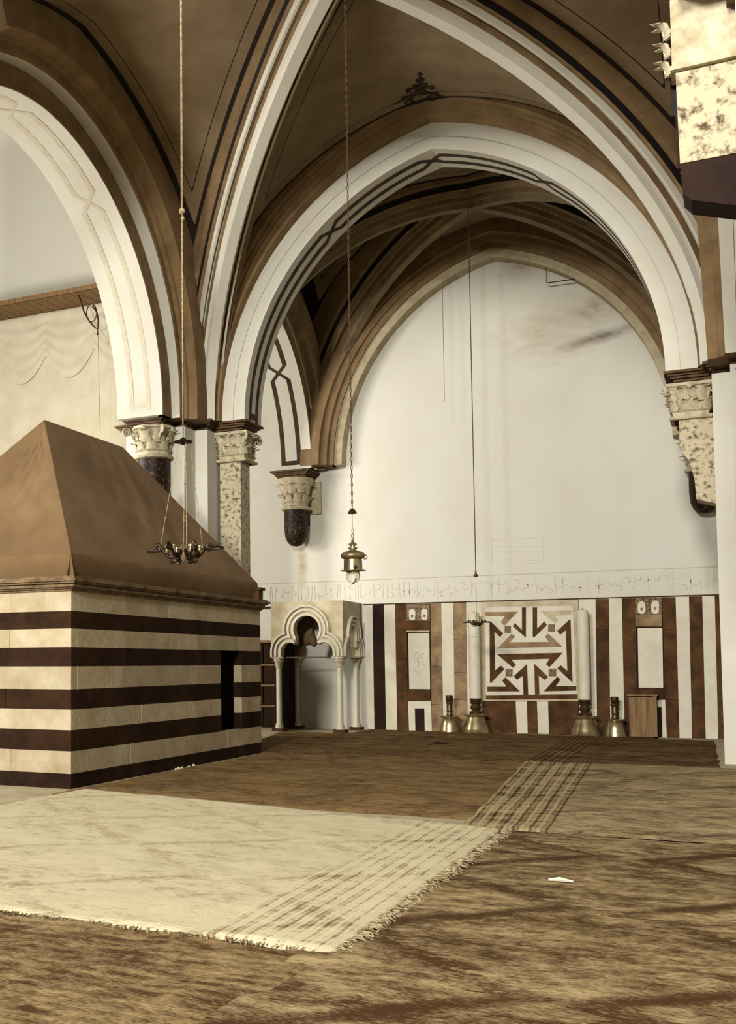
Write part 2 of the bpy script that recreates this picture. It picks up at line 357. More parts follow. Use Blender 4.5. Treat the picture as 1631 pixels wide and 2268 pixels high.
def arc_len_pos(plane, c, half, e, z0, depth0):
    Rr = half+e; th = math.acos(e/Rr); Lh = Rr*th
    def pos(s, v, lift):
        s = max(-.2, min(2*Lh+.2, s))
        if s <= Lh: a = s/Rr; x = c-((Rr-lift)*math.cos(a)-e); z = z0+(Rr-lift)*math.sin(a)
        else: a = (2*Lh-s)/Rr; x = c+((Rr-lift)*math.cos(a)-e); z = z0+(Rr-lift)*math.sin(a)
        return (x, depth0+v, z) if plane == 'XZ' else (depth0+v, x, z)
    return pos, 2*Lh
ps, tot = arc_len_pos('XZ', XC, 3.54, .875, ZS, 18.7)
strap(t1, 'strapwork_band', ps, tot-.1, [3.85, 5.95, 8.0], .26, .56, .12, M['paint'], ends=(.05, tot-.15))
# ---- arcade arches
AP = [(0, -9.9), (0, -8.98), (.36, -8.98), (.36, -8.76), (.40, -8.74), (.50, -8.74), (.51, -8.66), (.56, -8.64), (.58, -8.56), (.60, -8.45), (1.3, -8.45), (1.3, -9.9)]
def arcade(name, prof, yc, half, e, z0, mirror, cut=0):
    p = [(o_, (MX-x if mirror else x)) for o_, x in prof]
    o = struct(sm(sweep_arc('YZ', yc, half, e, z0, p[:3]+[(p[2][0], p[-1][1])], cut=cut).out(name, M['white']), 15))
    sm(sweep_arc('YZ', yc, half, e, z0, [(p[0][0]+.015, p[1][1]+(-.012 if mirror else .012)), *p[2:], (p[-1][0]-.9, p[-1][1]+(-.4 if mirror else .4)), (.02, p[1][1]+(.1 if mirror else -.1))], cut=cut, taper=(p[1][1], .75)).out('arch_moulding', M['mould'], o), 15)
    am = o.children[0]; am.data.materials.append(M['white']); mm_ = len(p)-2+3
    for i, pg in enumerate(am.data.polygons):
        if i % mm_ == 1 and len(pg.vertices) == 4: pg.material_index = 1  # soffit step coloured white as if lit, beside brown shaded faces
    return o
a1 = arcade('trim_3', AP, 13.52, 3.82, .05, ZS-.08, False, 21)
ps, tot = arc_len_pos('YZ', 13.52, 3.82, .05, ZS-.08, -9.9)
strap(a1, 'strapwork_band', ps, tot-.1, [tot-.1-8.9, tot-6.2, tot-3.9+.0], .3, .64, .09, M['relief'], ends=(tot-.25,))
a2 = arcade('trim_4', AP, 13.52, 3.82, .05, ZS-.08, True, 21)
AF = [(0, -9.5), (0, -8.55), (.25, -8.55), (.25, -8.5), (.32, -8.48), (.36, -8.3), (.9, -8.28), (.9, -9.5)]
a3 = arcade('trim_5', AF, 21.95, 1.93, 1.3, ZS-.06, False)
ps, tot = arc_len_pos('YZ', 21.95, 1.93, 1.3, ZS-.06, -9.5)
strap(a3, 'strapwork_band', ps, tot-.1, [tot-2.25], .28, .66, .1, M['paint'], ends=(tot-.2,))
a4 = arcade('trim_6', AF, 21.95, 1.93, 1.3, ZS-.06, True)
for par, y0, y1, yc, half, e, off in ((a1, 8.6, 18.4, 13.52, 3.82, .05, 1.2), (a3, 19.6, YW, 21.95, 1.93, 1.3, .8)):
    for mir in (0, 1):
        pa = arc(yc, half+off, e, ZS, 0, 14); xa, xb = ((-9.8, -9.05) if par is a1 else (-9.4, -8.6))
        if mir: xa, xb = MX-xa, MX-xb
        pp = par if not mir else (a2 if par is a1 else a4)
        if par is a1:
            pa = [p for p in pa if p[0] > 11.2]; y0 = 11.2
            MB().prism([(y0, pa[0][1])]+pa+[(y1, ZS), (y1, 14), (y0, 14)], lambda u, v, k: (xa+(xb-xa)*k, u, v)).out('spandrel_wall', M['ribstone'], pp); continue
        MB().prism([(min(y0, pa[0][0]-.01), ZS)]+pa+[(max(y1, pa[-1][0]+.01), ZS), (max(y1, pa[-1][0]+.01), 14), (min(y0, pa[0][0]-.01), 14)], lambda u, v, k: (xa+(xb-xa)*k, u, v)).out('spandrel_wall', M['ribstone'], pp)
# ---- wall arch against the back wall
WP = [(.16, 24.06), (.2, 24.4), (.9, 24.4), (.9, 23.85), (.46, 23.85), (.44, 23.93), (.3, 23.96), (.28, 24.02), (.16, 24.02)]
t7 = struct(sm(sweep_arc('XZ', XC-.05, 3.42, .9, ZS, [(0, 24.12), (0, 24.5), (.3, 24.5), (.2, 24.06)]).out('trim_7', M['cream']), 15))
sm(sweep_arc('XZ', XC-.05, 3.42, .9, ZS, WP).out('arch_moulding', M['mould'], t7), 15)
# ---- aisle vaults seen through the left arcade
# ================================================================== PIERS
def offpoly(poly, d):
    """outward offset of a rectilinear clockwise/counter-clockwise outline"""
    n = len(poly); A = sum(poly[i][0]*poly[(i+1) % n][1]-poly[(i+1) % n][0]*poly[i][1] for i in range(n)); sg = 1 if A > 0 else -1; out = []
    for i in range(n):
        p0, p1, p2 = poly[i-1], poly[i], poly[(i+1) % n]
        def nrm(a, b2):
            dx, dy = b2[0]-a[0], b2[1]-a[1]; k = math.hypot(dx, dy); return (dy/k*sg, -dx/k*sg)
        n1, n2 = nrm(p0, p1), nrm(p1, p2)
        out.append((p1[0]+(n1[0]+n2[0])*d if abs(n1[0]-n2[0])+abs(n1[1]-n2[1]) > 1e-6 else p1[0]+n1[0]*d, p1[1]+(n1[1]+n2[1])*d if abs(n1[0]-n2[0])+abs(n1[1]-n2[1]) > 1e-6 else p1[1]+n1[1]*d))
    return out
LEAF = None
def leaf_mesh():
    global LEAF
    if LEAF: return LEAF
    # unit leaf: height 1, width .8, standing on the bell and curling outwards (+x) at the tip
    vs = []; fs = []; nr, nc = 7, 5
    for i in range(nr):
        t = i/(nr-1); z = t*.95-max(0, t-.8)*.9; out_ = .08+.12*t+max(0, t-.55)**1.6*1.5
        wdt = .4*math.sin(math.pi*min(1, .28+t*.72))**.7*(1+.13*math.cos(i*math.pi)) if i < nr-1 else .1
        for j in range(nc):
            s = -1+2*j/(nc-1); vs.append((out_-abs(s)*.07+(.05 if j == 2 else 0), s*wdt, z-abs(s)*.05*(1 if i else 0)))
    k = len(vs); vs += [(x-.07, y, z-.03) for x, y, z in vs]
    for i in range(nr-1):
        for j in range(nc-1):
            a = i*nc+j; fs += [(a, a+1, a+nc+1, a+nc), (k+a, k+a+nc, k+a+nc+1, k+a+1)]
    for i in range(nr-1): fs += [(i*nc, (i+1)*nc, k+(i+1)*nc, k+i*nc), (i*nc+nc-1, k+i*nc+nc-1, k+(i+1)*nc+nc-1, (i+1)*nc+nc-1)]
    fs += [tuple([(nr-1)*nc+j for j in range(nc)]+[k+(nr-1)*nc+j for j in reversed(range(nc))])]
    me = bpy.data.meshes.new('acanthus_leaf'); me.from_pydata(vs, [], fs); me.materials.append(M['capital'])
    for p in me.polygons: p.use_smooth = True
    LEAF = me; return me
def leaves(parent, c, r0, h, zz, n, square=None, a0=0, span=2*math.pi, sc=1.0):
    """ring of leaves round a centre; parent is a thing or a part"""
    pw = world(parent)
    for i in range(n):
        a = a0+span*(i+.5)/n; r = r0
        if square: r = r0/max(abs(math.cos(a)), abs(math.sin(a)))*.97
        o = bpy.data.objects.new('acanthus_leaf', leaf_mesh()); COL.objects.link(o); o.parent = parent
        o.location = Vector((c[0]+r*math.cos(a), c[1]+r*math.sin(a), zz))-pw; o.rotation_euler = (0, 0, a); o.scale = (h*sc, h*sc, h)
def capital(parent, c, half, z0, z1, square, shaft_half):
    """corinthian capital: astragal, bell, two rows of leaves and corner volutes"""
    h = z1-z0; mb = MB(); n = 4 if square else 20; k = math.sqrt(2) if square else 1; a0 = math.pi/4 if square else 0
    prof = [(shaft_half, 0), (shaft_half+.05, .01), (shaft_half+.065, .035), (shaft_half+.05, .06), (shaft_half+.01, .07), (shaft_half+.02, .12), (shaft_half+.05, .14), (shaft_half+.02, .16), (shaft_half, .2), (shaft_half+.02, h*.6), (half*.86, h-.06), (half*.95, h-.05), (half*.95, h)]
    mb.lathe([(r*k, z) for r, z in prof], (c[0], c[1], z0), n, a0, a0+2*math.pi)
    cap = mb.out('capital', M['capital'], parent)
    if not square: sm(cap, 40)
    leaves(cap, c, shaft_half, h*.42, z0+.13, 8 if not square else 12, square)
    leaves(cap, c, shaft_half+.02, h*.5, z0+.28, 8 if not square else 12, square, a0=math.pi/8)
    for sx in (-1, 1):
        for sy in (-1, 1):
            vm = MB(); cx_, cy_ = c[0]+sx*(half-.04), c[1]+sy*(half-.04); pts = [(c[0]+sx*half*.55, c[1]+sy*half*.55, z0+h*.5), (c[0]+sx*half*.75, c[1]+sy*half*.75, z1-.13)]
            for i in range(22):
                t = i/21; an = math.pi*.75-t*3.0*math.pi; rr = .085*(1-.8*t); d = -.02+math.cos(an)*rr; pts.append((cx_+sx*d*.7, cy_+sy*d*.7, z1-.11+math.sin(an)*rr))
            vm.tube(pts, .02, 5).out('volute', M['capital'], cap, True)
    for sx in (-1, 0, 1):
        for sy in (-1, 0, 1):
            if (sx or sy) and not (sx and sy): MB().sphere((c[0]+sx*half*.9, c[1]+sy*half*.9, z1-.06), .05, 6).out('rosette', M['capital'], cap, True)
    return cap
IMP = [(-.17, 5.80, 5.84), (-.13, 5.84, 5.87), (-.15, 5.87, 5.885), (-.09, 5.885, 5.925), (-.05, 5.925, 5.95), (-.07, 5.95, 5.96), (0, 5.96, 6.0)]
PLAN = [(-9.95, 17.4), (-8.98, 17.4), (-8.98, 17.95), (-8.75, 17.95), (-8.75, 18.35), (-8.5, 18.35), (-8.5, 18.7), (-7.95, 18.7), (-7.95, 19.55), (-8.5, 19.55), (-8.5, 19.75), (-8.75, 19.75), (-8.75, 19.95), (-8.98, 19.95), (-8.98, 20.1), (-9.95, 20.1), (-9.95, 19.95), (-10.4, 19.95), (-10.4, 18.1), (-9.95, 18.1)]
def pier(label, mirror):
    f = (lambda x: MX-x) if mirror else (lambda x: x)
    t = empty('compound_pier', (f(-9.4), 19.0, 0), label, 'pier')
    pl = [(f(x), y) for x, y in PLAN]
    if mirror: pl = pl[::-1]
    ib = MB()
    for off, z0, z1 in IMP: ib.prism(offpoly(pl, off), lambda u, v, k, z0=z0, z1=z1: (u, v, z0 if k == 0 else z1))
    ib.out('impost', M['impost'], t)
    core = [(-9.8, 18.0), (-9.1, 18.0), (-8.87, 18.0), (-8.87, 18.45), (-8.62, 18.45), (-8.62, 19.65), (-8.9, 19.65), (-8.9, 19.9), (-10.2, 19.9), (-10.2, 18.2), (-9.8, 18.2)]
    core = [(f(x), y) for x, y in core]
    MB().prism(core, lambda u, v, k: (u, v, 5.82*k)).out('core', M['white'], t)
    MB().box(f(-9.85), f(-8.98), 17.9, 20.0, 5.99, 10.5).out('springer', M['white'], near)
    MB().box(f(-9.3), f(-8.62), 18.6, 19.6, 5.99, 9.6).out('springer', M['white'], near)
    # round shaft towards the arcade arch
    c = (f(-9.43), 17.86)
    sm(MB().lathe([(.36, 0), (.36, .1), (.33, .16), (.33, .2), (.3, .24), (.3, 5.25)], (c[0], c[1], 0), 24).out('round_shaft', M['darkshaft'], t), 40)
    capital(t, c, .42, 5.22, 5.81, False, .3)
    # square shaft towards the transverse arch
    c = (f(-8.35), 19.08)
    if mirror: MB().prism([(c[0]-.21, 5.3), (c[0]-.21, 4.85), (c[0]-.17, 4.72), (c[0]-.08, 4.6), (c[0]-.02, 4.3), (c[0]+.0, 4.0), (c[0]+.3, 3.9), (c[0]+.3, 5.3)], lambda u, v, k: (u, 18.87+.43*k, v)).out('square_shaft', M['mottled'], t)
    else: MB().box(c[0]-.21, c[0]+.21, 18.87, 19.3, 0, 5.3).out('square_shaft', M['mottled'], t)
    capital(t, (c[0]+(.04 if not mirror else -.04), 19.1), .36, 5.24, 5.81, True, .24)
    for q in ((-8.62, 18.45),):
        pass
    return t
pier('compound pier with round and square shafts rising behind the striped tomb', False)
pier('compound pier at the right edge with a square shaft that ends in mid-air', True)
# near pier on the right with its hanging shaft
np_ = empty('wall_pier', (.5, 8.3, 0), 'plain white pier at the far right edge, nearest the camera', 'pier')
MB().box(.1, 1.2, 7.9, 8.8, 0, 6.1).out('core', M['white'], np_)
MB().box(.0, 1.3, 7.8, 8.9, 6.0, 6.2).box(.05, 1.25, 7.85, 8.85, 5.85, 6.0).out('impost', M['cornice'], np_)
MB().prism([(-.26, 4.86), (.1, 4.86), (.1, 5.5), (-.27, 5.5)], lambda u, v, k: (u, 8.12+.3*k, v)).out('hanging_shaft', M['mottled'], np_)
MB().prism([(-.25, 4.66), (-.2, 4.6), (.1, 4.5), (.1, 4.86), (-.26, 4.86)], lambda u, v, k: (u, 8.13+.28*k, v)).out('shaft_tip', M['dark'], np_)
MB().box(-.3, .1, 8.08, 8.46, 5.5, 5.53).box(-.29, .1, 8.1, 8.44, 5.53, 6.0).out('capital', M['capital'], np_)
MB().box(-.31, -.25, 8.3, 8.42, 5.28, 5.62).out('dark_batten', M['black'], np_)
MB().box(-.285, -.255, 8.3, 8.36, 4.9, 5.28).out('thin_batten', M['dark'], np_)
leaves(np_, (-.25, 8.2), .07, .15, 5.5, 2, None, a0=math.pi*.8, span=math.pi*.4); leaves(np_, (-.25, 8.2), .07, .15, 5.63, 2, None, a0=math.pi*.8, span=math.pi*.4); leaves(np_, (-.25, 8.2), .07, .17, 5.76, 2, None, a0=math.pi*.8, span=math.pi*.4)
# ---- corbels on the back wall
def corbel(label, x0, x1, yf, zt):
    t = empty('hanging_corbel', ((x0+x1)/2, YW, zt-1.8), label, 'corbel'); c = ((x0+x1)/2, YW)
    ib = MB()
    for off, a, b2 in IMP:
        ib.box(x0-off*0-(-off if off < 0 else 0)*-1*0+(-off), x1+off, yf-off, YW, zt-ZS+a, zt-ZS+b2)
    ib.out('impost', M['impost'], t)
    MB().box(x0+.32, x1+.02, YW-.06, YW, zt-.95, zt-.2).out('backing_block', M['cream'], t)
    cy_ = yf+.42; hw = (x1-x0)/2
    prof = [(.02, zt-1.72), (.12, zt-1.7), (.2, zt-1.62), (.25, zt-1.5), (.27, zt-1.3), (.27, zt-.88)]
    sm(MB().lathe([(r, z) for r, z in prof], (c[0], cy_, 0), 24).out('tapered_shaft', M['darkshaft'], t), 50)
    MB().box(c[0]-.2, c[0]+.2, cy_, YW, zt-1.2, zt-.2).out('bracket', M['brown'], t)
    cp = sm(MB().lathe([(.27, zt-.9), (.33, zt-.89), (.35, zt-.86), (.33, zt-.82), (.28, zt-.8), (.29, zt-.74), (.32, zt-.72), (.28, zt-.68), (.3, zt-.5), (.42, zt-.22), (.42, zt-.17)], (c[0], cy_, 0), 20).out('capital', M['capital'], t), 40)
    leaves(cp, (c[0], cy_), .28, .26, zt-.74, 9, None); leaves(cp, (c[0], cy_), .3, .28, zt-.52, 9, None, a0=.3)
    return t
corbel('hanging corbel with leafy capital on the back wall above the small trefoil canopy', -9.46, -8.53, 23.62, 5.9)
corbel('hanging corbel half hidden behind the right hand pier', -.98, -.1, 23.75, 6.12)

# ================================================================== DADO on the back wall
def W(px, py, d=0): v = un(px, py, 'Y', YW-d); return (v.x, v.z)
def panel(name, px, m, d=.02, dep=None):
    pts = [W(x, y) for x, y in px]
    return MB().prism(pts, lambda u, v, k: (u, YW-d if k == 0 else YW+.01, v)).out(name, m, wb)
def rect(name, x0, x1, y0, y1, m, d=.02, split=None, jit=0):
    """x0/x1: (top px, bottom px); split: joint heights in px"""
    def xl(p, y): return p[0]+(p[1]-p[0])*(y-y0)/max(1, (y1-y0))
    ys = [y0]+(split or [])+[y1]
    for a, b2 in zip(ys, ys[1:]):
        g_ = .6 if split else 0; dd = d+random.uniform(-.004, .004)*jit
        panel(name, [(xl(x0, a)+.2, a+g_), (xl(x1, a)-.2, a+g_-.5), (xl(x1, b2)-.2, b2-g_+.3), (xl(x0, b2)+.2, b2-g_)], m, dd)
def topy(x): return 1340-(x-820)*.0266
def boty(x): return 1616.5+(x-830)*.0266
rect('marble_strip', (813, 816), (826, 830.5), topy(820), boty(820), M['marble'])
rect('marble_strip', (826, 830.5), (851, 856), topy(838), boty(838), M['dark'], .018)
rect('marble_strip', (851, 856), (876, 881), topy(864), boty(864), M['marble'])
panel('backing', [(814, 1341), (1690, 1317.5), (1700, 1639), (818, 1616)], M['dark'], .008)
# bay with mosaic, white slab and little frame
rect('marble_slab', (876, 881), (901, 905), topy(888), boty(888), M['brown'], .018, [1395, 1460, 1530], 1)
rect('marble_slab', (901, 902), (953, 954), 1376, 1397, M['brown'], .018)
rect('marble_slab', (905, 906), (953, 954), 1528, 1551, M['brown'], .018)
rect('marble_slab', (954, 957), (978, 983), topy(966), boty(966), M['tan'], .018, [1402, 1476, 1560], 1)
def mosaic(x0, x1, y0, y1, ov):
    rect('mosaic_panel', (x0, x0), (x1, x1), y0, y1, M['mosaic'], .022)
    for cx_, w_, ya, yb in ov:
        cyc = ya+w_/2; pts = [(cx_-w_/2*.86, yb-2), (cx_-w_/2, yb-9)]+[(cx_-w_/2*math.cos(a), cyc-w_/2*math.sin(a)) for a in [math.pi*i/10 for i in range(11)]]+[(cx_+w_/2, yb-9), (cx_+w_/2*.86, yb-2), (cx_, yb)]
        panel('arched_inlay', pts, M['marble'], .03)
        panel('roundel', [(cx_+3*math.cos(a), (ya+yb)/2+3+3.4*math.sin(a)) for a in [2*math.pi*i/12 for i in range(12)]], M['tan'], .033)
mosaic(901, 953, 1339, 1375, [(914, 14, 1349, 1374), (941, 14, 1348, 1374)])
rect('cornice_strip', (902, 902), (953, 953), 1397, 1399.5, M['cream'], .05)
def framed(x0, x1, y0, y1, m):
    rect('white_slab', (x0, x0+2.5), (x1, x1+2), y0, y1, m, .028)
framed(905, 952, 1402, 1526, M['marble'])
# faint medallion on the white slab
md = MB(); random.seed(3)
for k in range(40):
    a = random.uniform(0, 2*math.pi); r_ = random.random()**.6; p = W(929+r_*13*math.cos(a), 1470+r_*28*math.sin(a)); md.box(p[0]-.012, p[0]+.012, YW-.03, YW-.027, p[1]-.01, p[1]+.01)
md.out('painted_medallion', M['cream'], wb, kind='stuff')
def frame(px, m, d=.026): panel('door_frame_inlay', px, m, d)
frame([(905, 1553), (955, 1552), (958, 1619), (942, 1618), (941, 1569), (920, 1569), (921, 1618), (907, 1618)], M['marble'])
rect('marble_slab', (920, 921), (941, 942), 1569, 1618, M['dark'], .012)
rect('marble_strip', (978, 983), (1005, 1009), topy(990), boty(990), M['marble'])
rect('marble_slab', (1005, 1009), (1033, 1037), topy(1019), boty(1019), M['tan'], .018, [1416, 1489, 1550], 1)
rect('marble_strip', (1033, 1037), (1067, 1070), topy(1050), boty(1050), M['marble'])
rect('marble_slab', (1066, 1070), (1282, 1283), 1551.5, boty(1176), M['brown'], .018)
rect('marble_strip', (1143, 1146), (1168, 1170), 1553, 1624, M['marble'], .026)
rect('marble_strip', (1190, 1193), (1215, 1217), 1553, 1625, M['marble'], .026)
rect('marble_border', (1066, 1067), (1282, 1283), topy(1170)-1, 1551, M['cream'], .016)
rect('cornice_strip', (1066, 1066), (1283, 1283), 1549.5, 1552.5, M['cream'], .05)
def c7(pts): return [(1040+x/6.273, 1300+y/6.273) for x, y in pts]
panel('star_field', c7([(225, 285), (1440, 262), (1500, 1500), (240, 1510)]), M['marble'], .024)
STAR = [[(735, 285), (790, 285), (790, 705), (605, 545), (640, 500), (735, 600)], [(885, 285), (945, 285), (945, 580), (1045, 480), (1080, 530), (905, 700), (885, 700)],
        [(400, 850), (545, 700), (590, 650), (640, 690), (565, 768), (1110, 765), (1055, 690), (1100, 650), (1295, 830)],
        [(390, 932), (1300, 915), (1115, 1115), (1070, 1075), (1115, 997), (590, 1010), (650, 1080), (610, 1125)],
        [(285, 480), (300, 480), (475, 645), (430, 695), (352, 620), (362, 1160), (445, 1095), (492, 1140), (302, 1335), (290, 1330)],
        [(1395, 455), (1410, 450), (1438, 1330), (1225, 1130), (1275, 1090), (1365, 1165), (1345, 600), (1265, 665), (1225, 610)],
        [(255, 1385), (520, 1385), (460, 1300), (505, 1255), (705, 1450), (255, 1450)], [(1040, 1450), (1225, 1245), (1268, 1290), (1200, 1380), (1490, 1375), (1490, 1440)],
        [(805, 1070), (822, 1500), (757, 1500), (745, 1235), (665, 1290), (620, 1240)], [(905, 1065), (1100, 1250), (1055, 1290), (967, 1235), (977, 1490), (917, 1500)]]
for s_ in STAR: panel('star_inlay', c7(s_), M['brown'] if s_ is not STAR[2] else M['tan'], .032)
panel('star_inlay', c7([(228, 348), (640, 345), (680, 340), (490, 538), (440, 490), (500, 405), (228, 405)]), M['tan'], .032)
panel('star_inlay', c7([(985, 335), (1420, 322), (1415, 385), (1180, 398), (1240, 455), (1195, 505)]), M['cream'], .032)
for q in [(495, 540, 582, 637), (1100, 520, 1192, 620), (508, 1140, 604, 1243), (1105, 1135, 1212, 1240)]:
    panel('mosaic_square', c7([(q[0], q[1]), (q[2], q[1]), (q[2], q[3]), (q[0], q[3])]), M['mosaic'], .034)
panel('star_border', c7([(235, 1502), (1508, 1490), (1510, 1560), (235, 1570)]), M['brown'], .03)
rect('marble_strip', (1283, 1284), (1320, 1324), topy(1301), boty(1301), M['marble'])
rect('marble_slab', (1320, 1325), (1349, 1353), topy(1335), boty(1335), M['brown'], .018, [1394, 1471, 1548], 1)
rect('marble_strip', (1349, 1353), (1378, 1385), topy(1364), boty(1364), M['marble'])
rect('marble_slab', (1378, 1385), (1408, 1413), topy(1394), boty(1394), M['brown'], .018, [1400, 1478, 1555], 1)
mosaic(1408, 1467, 1325, 1361, [(1422, 17, 1332, 1360), (1452, 17, 1330, 1360)])
rect('marble_slab', (1408, 1408), (1467, 1467), 1362, 1386, M['tan'], .022)
rect('cornice_strip', (1408, 1408), (1468, 1468), 1387, 1389, M['brown'], .05)
framed(1413, 1468, 1391, 1523, M['marble'])
rect('marble_slab', (1413, 1414), (1470, 1471), 1525, 1551, M['brown'], .018)
rect('marble_slab', (1413, 1414), (1468, 1470), 1552, boty(1440), M['dark'], .012)
frame([(1405, 1551), (1474, 1550), (1478, boty(1475)), (1468, boty(1468)), (1466, 1566), (1418, 1567), (1419, boty(1415)), (1407, boty(1407))], M['marble'])
rect('marble_slab', (1468, 1476), (1497, 1506), topy(1482), boty(1482), M['brown'], .018, [1394, 1470, 1550], 1)
rect('marble_strip', (1497, 1506), (1527, 1534), topy(1512), boty(1512), M['marble'])
for x0, x1, mm in ((1527, 1556, 'brown'), (1556, 1584, 'marble'), (1584, 1640, 'brown'), (1640, 1670, 'marble')):
    rect('marble_slab' if mm == 'brown' else 'marble_strip', (x0, x0+8), (x1, x1+8), topy(x0), boty(x0), M[mm], .019)
# thin ledge above the dado and line above the inscription
z1 = DADO; MB().box(-7.55, 2, YW-.045, YW+.01, z1, z1+.018).out('ledge', M['brown'], wb)
MB().box(-10.6, 4, YW-.012, YW+.01, 3.37, 3.385).out('ledge', M['relief'], wb)
# carved inscription: a dense run of upright and curling strokes (illegible in the photo)
ins = MB(); random.seed(11); x = -10.2
def ln(p0, p1, wd, dd=.006):
    (xa, za), (xb, zb) = p0, p1; L_ = math.hypot(xb-xa, zb-za); nx, nz = -(zb-za)/L_*wd/2, (xb-xa)/L_*wd/2
    ins.prism([(xa+nx, za+nz), (xa-nx, za-nz), (xb-nx, zb-nz), (xb+nx, zb+nz)], lambda u, v, k: (u, YW-dd if k == 0 else YW, v))
while x < 1.0:
    k = random.random(); b0 = 2.9+random.uniform(0, .08)
    if k < .45: ln((x, b0), (x+random.uniform(-.02, .02), 3.3), .016); x += random.uniform(.05, .1)
    else:
        r_ = random.uniform(.04, .09); a0 = random.uniform(0, 6); cz = b0+r_+random.uniform(0, .2); pr = None
        for i in range(6):
            a = a0+i*.75; p = (x+r_*math.cos(a), cz+r_*.8*math.sin(a))
            if pr: ln(pr, p, .014)
            pr = p
        x += random.uniform(.07, .13)
ins.out('carved_inscription', M['relief'], wb, kind='stuff')
ins = MB(); f0 = [W(1090, 1196), W(1203, 1191), W(1203, 1247), W(1090, 1249)]
for a, b2 in zip(f0, f0[1:]+f0[:1]): ln(a, b2, .006, .004)
for row in (1210, 1222, 1240):
    xx = 1098
    while xx < 1196:
        d_ = random.uniform(6, 14); ln(W(xx, row), W(xx+d_, row+random.uniform(-4, 3)), .007, .004); xx += d_+random.uniform(2, 6)
ins.out('painted_inscription', M['relief'], wb, kind='stuff')

# doorway and panelling left of the canopy
d1 = struct(MB().box(-11.2, -9.3, YW-.12, YW, 0, 1.98).out('door_1', M['woodd']))
for i in range(6):
    for j in range(4):
        x0 = -11.15+i*.31; z0 = .06+j*.48; MB().box(x0, x0+.26, YW-.15, YW-.11, z0, z0+.42).out('door_panel', M['woodd'], d1)
MB().box(-11.25, -9.25, YW-.2, YW, 1.98, 2.04).out('lintel', M['wood'], d1)
for j in range(1, 4): MB().box(-11.15, -9.3, YW-.17, YW-.1, j*.48-.0, j*.48+.045).out('cross_rail', M['wood'], d1)
MB().box(-11.3, -9.4, YW-.06, YW, 2.79, 2.83).out('ledge', M['woodd'], wb)

# ================================================================== TREFOIL CANOPY
kx0, kx1, ky0, ky1, kt = -9.24, -7.58, 23.05, 24.42, 2.85; ksp = 1.64
kio = empty('stone_canopy', ((kx0+kx1)/2, (ky0+ky1)/2, 0), 'small square stone canopy with trefoil arches on thin columns against the back wall', 'canopy')
def trefoil(c, half, off, zs, n=9):
    """right springing to left springing; three lobes"""
    rs = half*.34; rc = half*.5; xs = half-rs; zsd = zs+rs*.55; zc = zs+half*1.0
    def lob(cx_, cz, r, a, b2): return [(cx_+(r+off)*math.cos(a+(b2-a)*i/n), cz+(r+off)*math.sin(a+(b2-a)*i/n)) for i in range(n+1)]
    def inter(c1, r1, c2, r2):
        dx, dz = c2[0]-c1[0], c2[1]-c1[1]; d = math.hypot(dx, dz); a = (r1*r1-r2*r2+d*d)/(2*d); h = math.sqrt(max(0, r1*r1-a*a)); mx, mz = c1[0]+dx*a/d, c1[1]+dz*a/d
        return max([(mx+h*dz/d, mz-h*dx/d), (mx-h*dz/d, mz+h*dx/d)], key=lambda p: p[0])
    P_ = inter((xs, zsd), rs+off, (0, zc), rc+off)
    a_end = math.atan2(P_[1]-zsd, P_[0]-xs); c_start = math.atan2(P_[1]-zc, P_[0])
    r_ = [(xs+rs+off, zs)]+[(x, z) for x, z in lob(xs, zsd, rs, 0, a_end)]+lob(0, zc, rc, c_start, math.pi/2)[1:]
    l_ = [(-x, z) for x, z in reversed(r_[:-1])]
    return [(c+x, z) for x, z in r_+l_]
def kface(ax, pos, inner, lo, hi, zt, half, mm):
    c = (lo+hi)/2
    def mp(off0, off1, d0, d1, nm, m_):
        o1, o2 = trefoil(c, half, off1, ksp), trefoil(c, half, off0, ksp); mb = MB()
        n = len(o1); vs = []
        for d in (d0, d1):
            for q in (o2, o1):
                vs += [(u, d, v) if ax == 'Y' else (d, u, v) for u, v in q]
        fs = []
        for i in range(n-1): fs += [(i, i+1, n+i+1, n+i), (2*n+i, 3*n+i, 3*n+i+1, 2*n+i+1), (i, 2*n+i, 2*n+i+1, i+1), (n+i, n+i+1, 3*n+i+1, 3*n+i)]
        fs += [(0, n, 3*n, 2*n), (n-1, 3*n-1, 4*n-1, 2*n-1)]
        return mb.add(vs, fs).out(nm, m_, kio)
    pl = [(hi, zt), (hi, ksp)]+trefoil(c, half, 0, ksp)+[(lo, ksp), (lo, zt)]
    MB().prism(pl, lambda u, v, k: ((u, pos+(inner-pos)*k, v) if ax == 'Y' else (pos+(inner-pos)*k, u, v))).out('trefoil_spandrel', mm, kio)
    s_ = -1 if inner > pos else 1
    mp(.0, .05, pos+s_*.02, pos-s_*.0, 'arch_moulding', M['marble'])
    mp(.10, .15, pos+s_*.035, pos-s_*.0, 'arch_moulding', M['marble'])
    mp(.19, .23, pos+s_*.06, pos-s_*.0, 'arch_moulding', M['marble'])
kface('Y', ky0, ky0+.2, kx0, kx1, kt, .6, M['cream'])
kface('Y', ky1, ky1-.18, kx0, kx1, kt, .6, M['tan'])  # back face in darker stone, painting in the canopy's inner shade
kface('X', kx1, kx1-.2, ky0+.2, ky1-.18, kt, .45, M['cream'])
MB().box(kx0, kx0+.1, ky0+.2, ky1, 0, kt).out('added_shade_wall', M['dark'], kio)  # closed side added to block light; its dark colour stands for shade
MB().box(kx0+.2, kx1-.2, ky0+.2, ky1-.18, kt-.1, kt).out('roof_slab', M['brown'], kio)
MB().box(kx0-.02, kx1+.02, ky0-.02, ky1, ksp-.035, ksp+.0).out('string_course', M['marble'], kio) if False else None
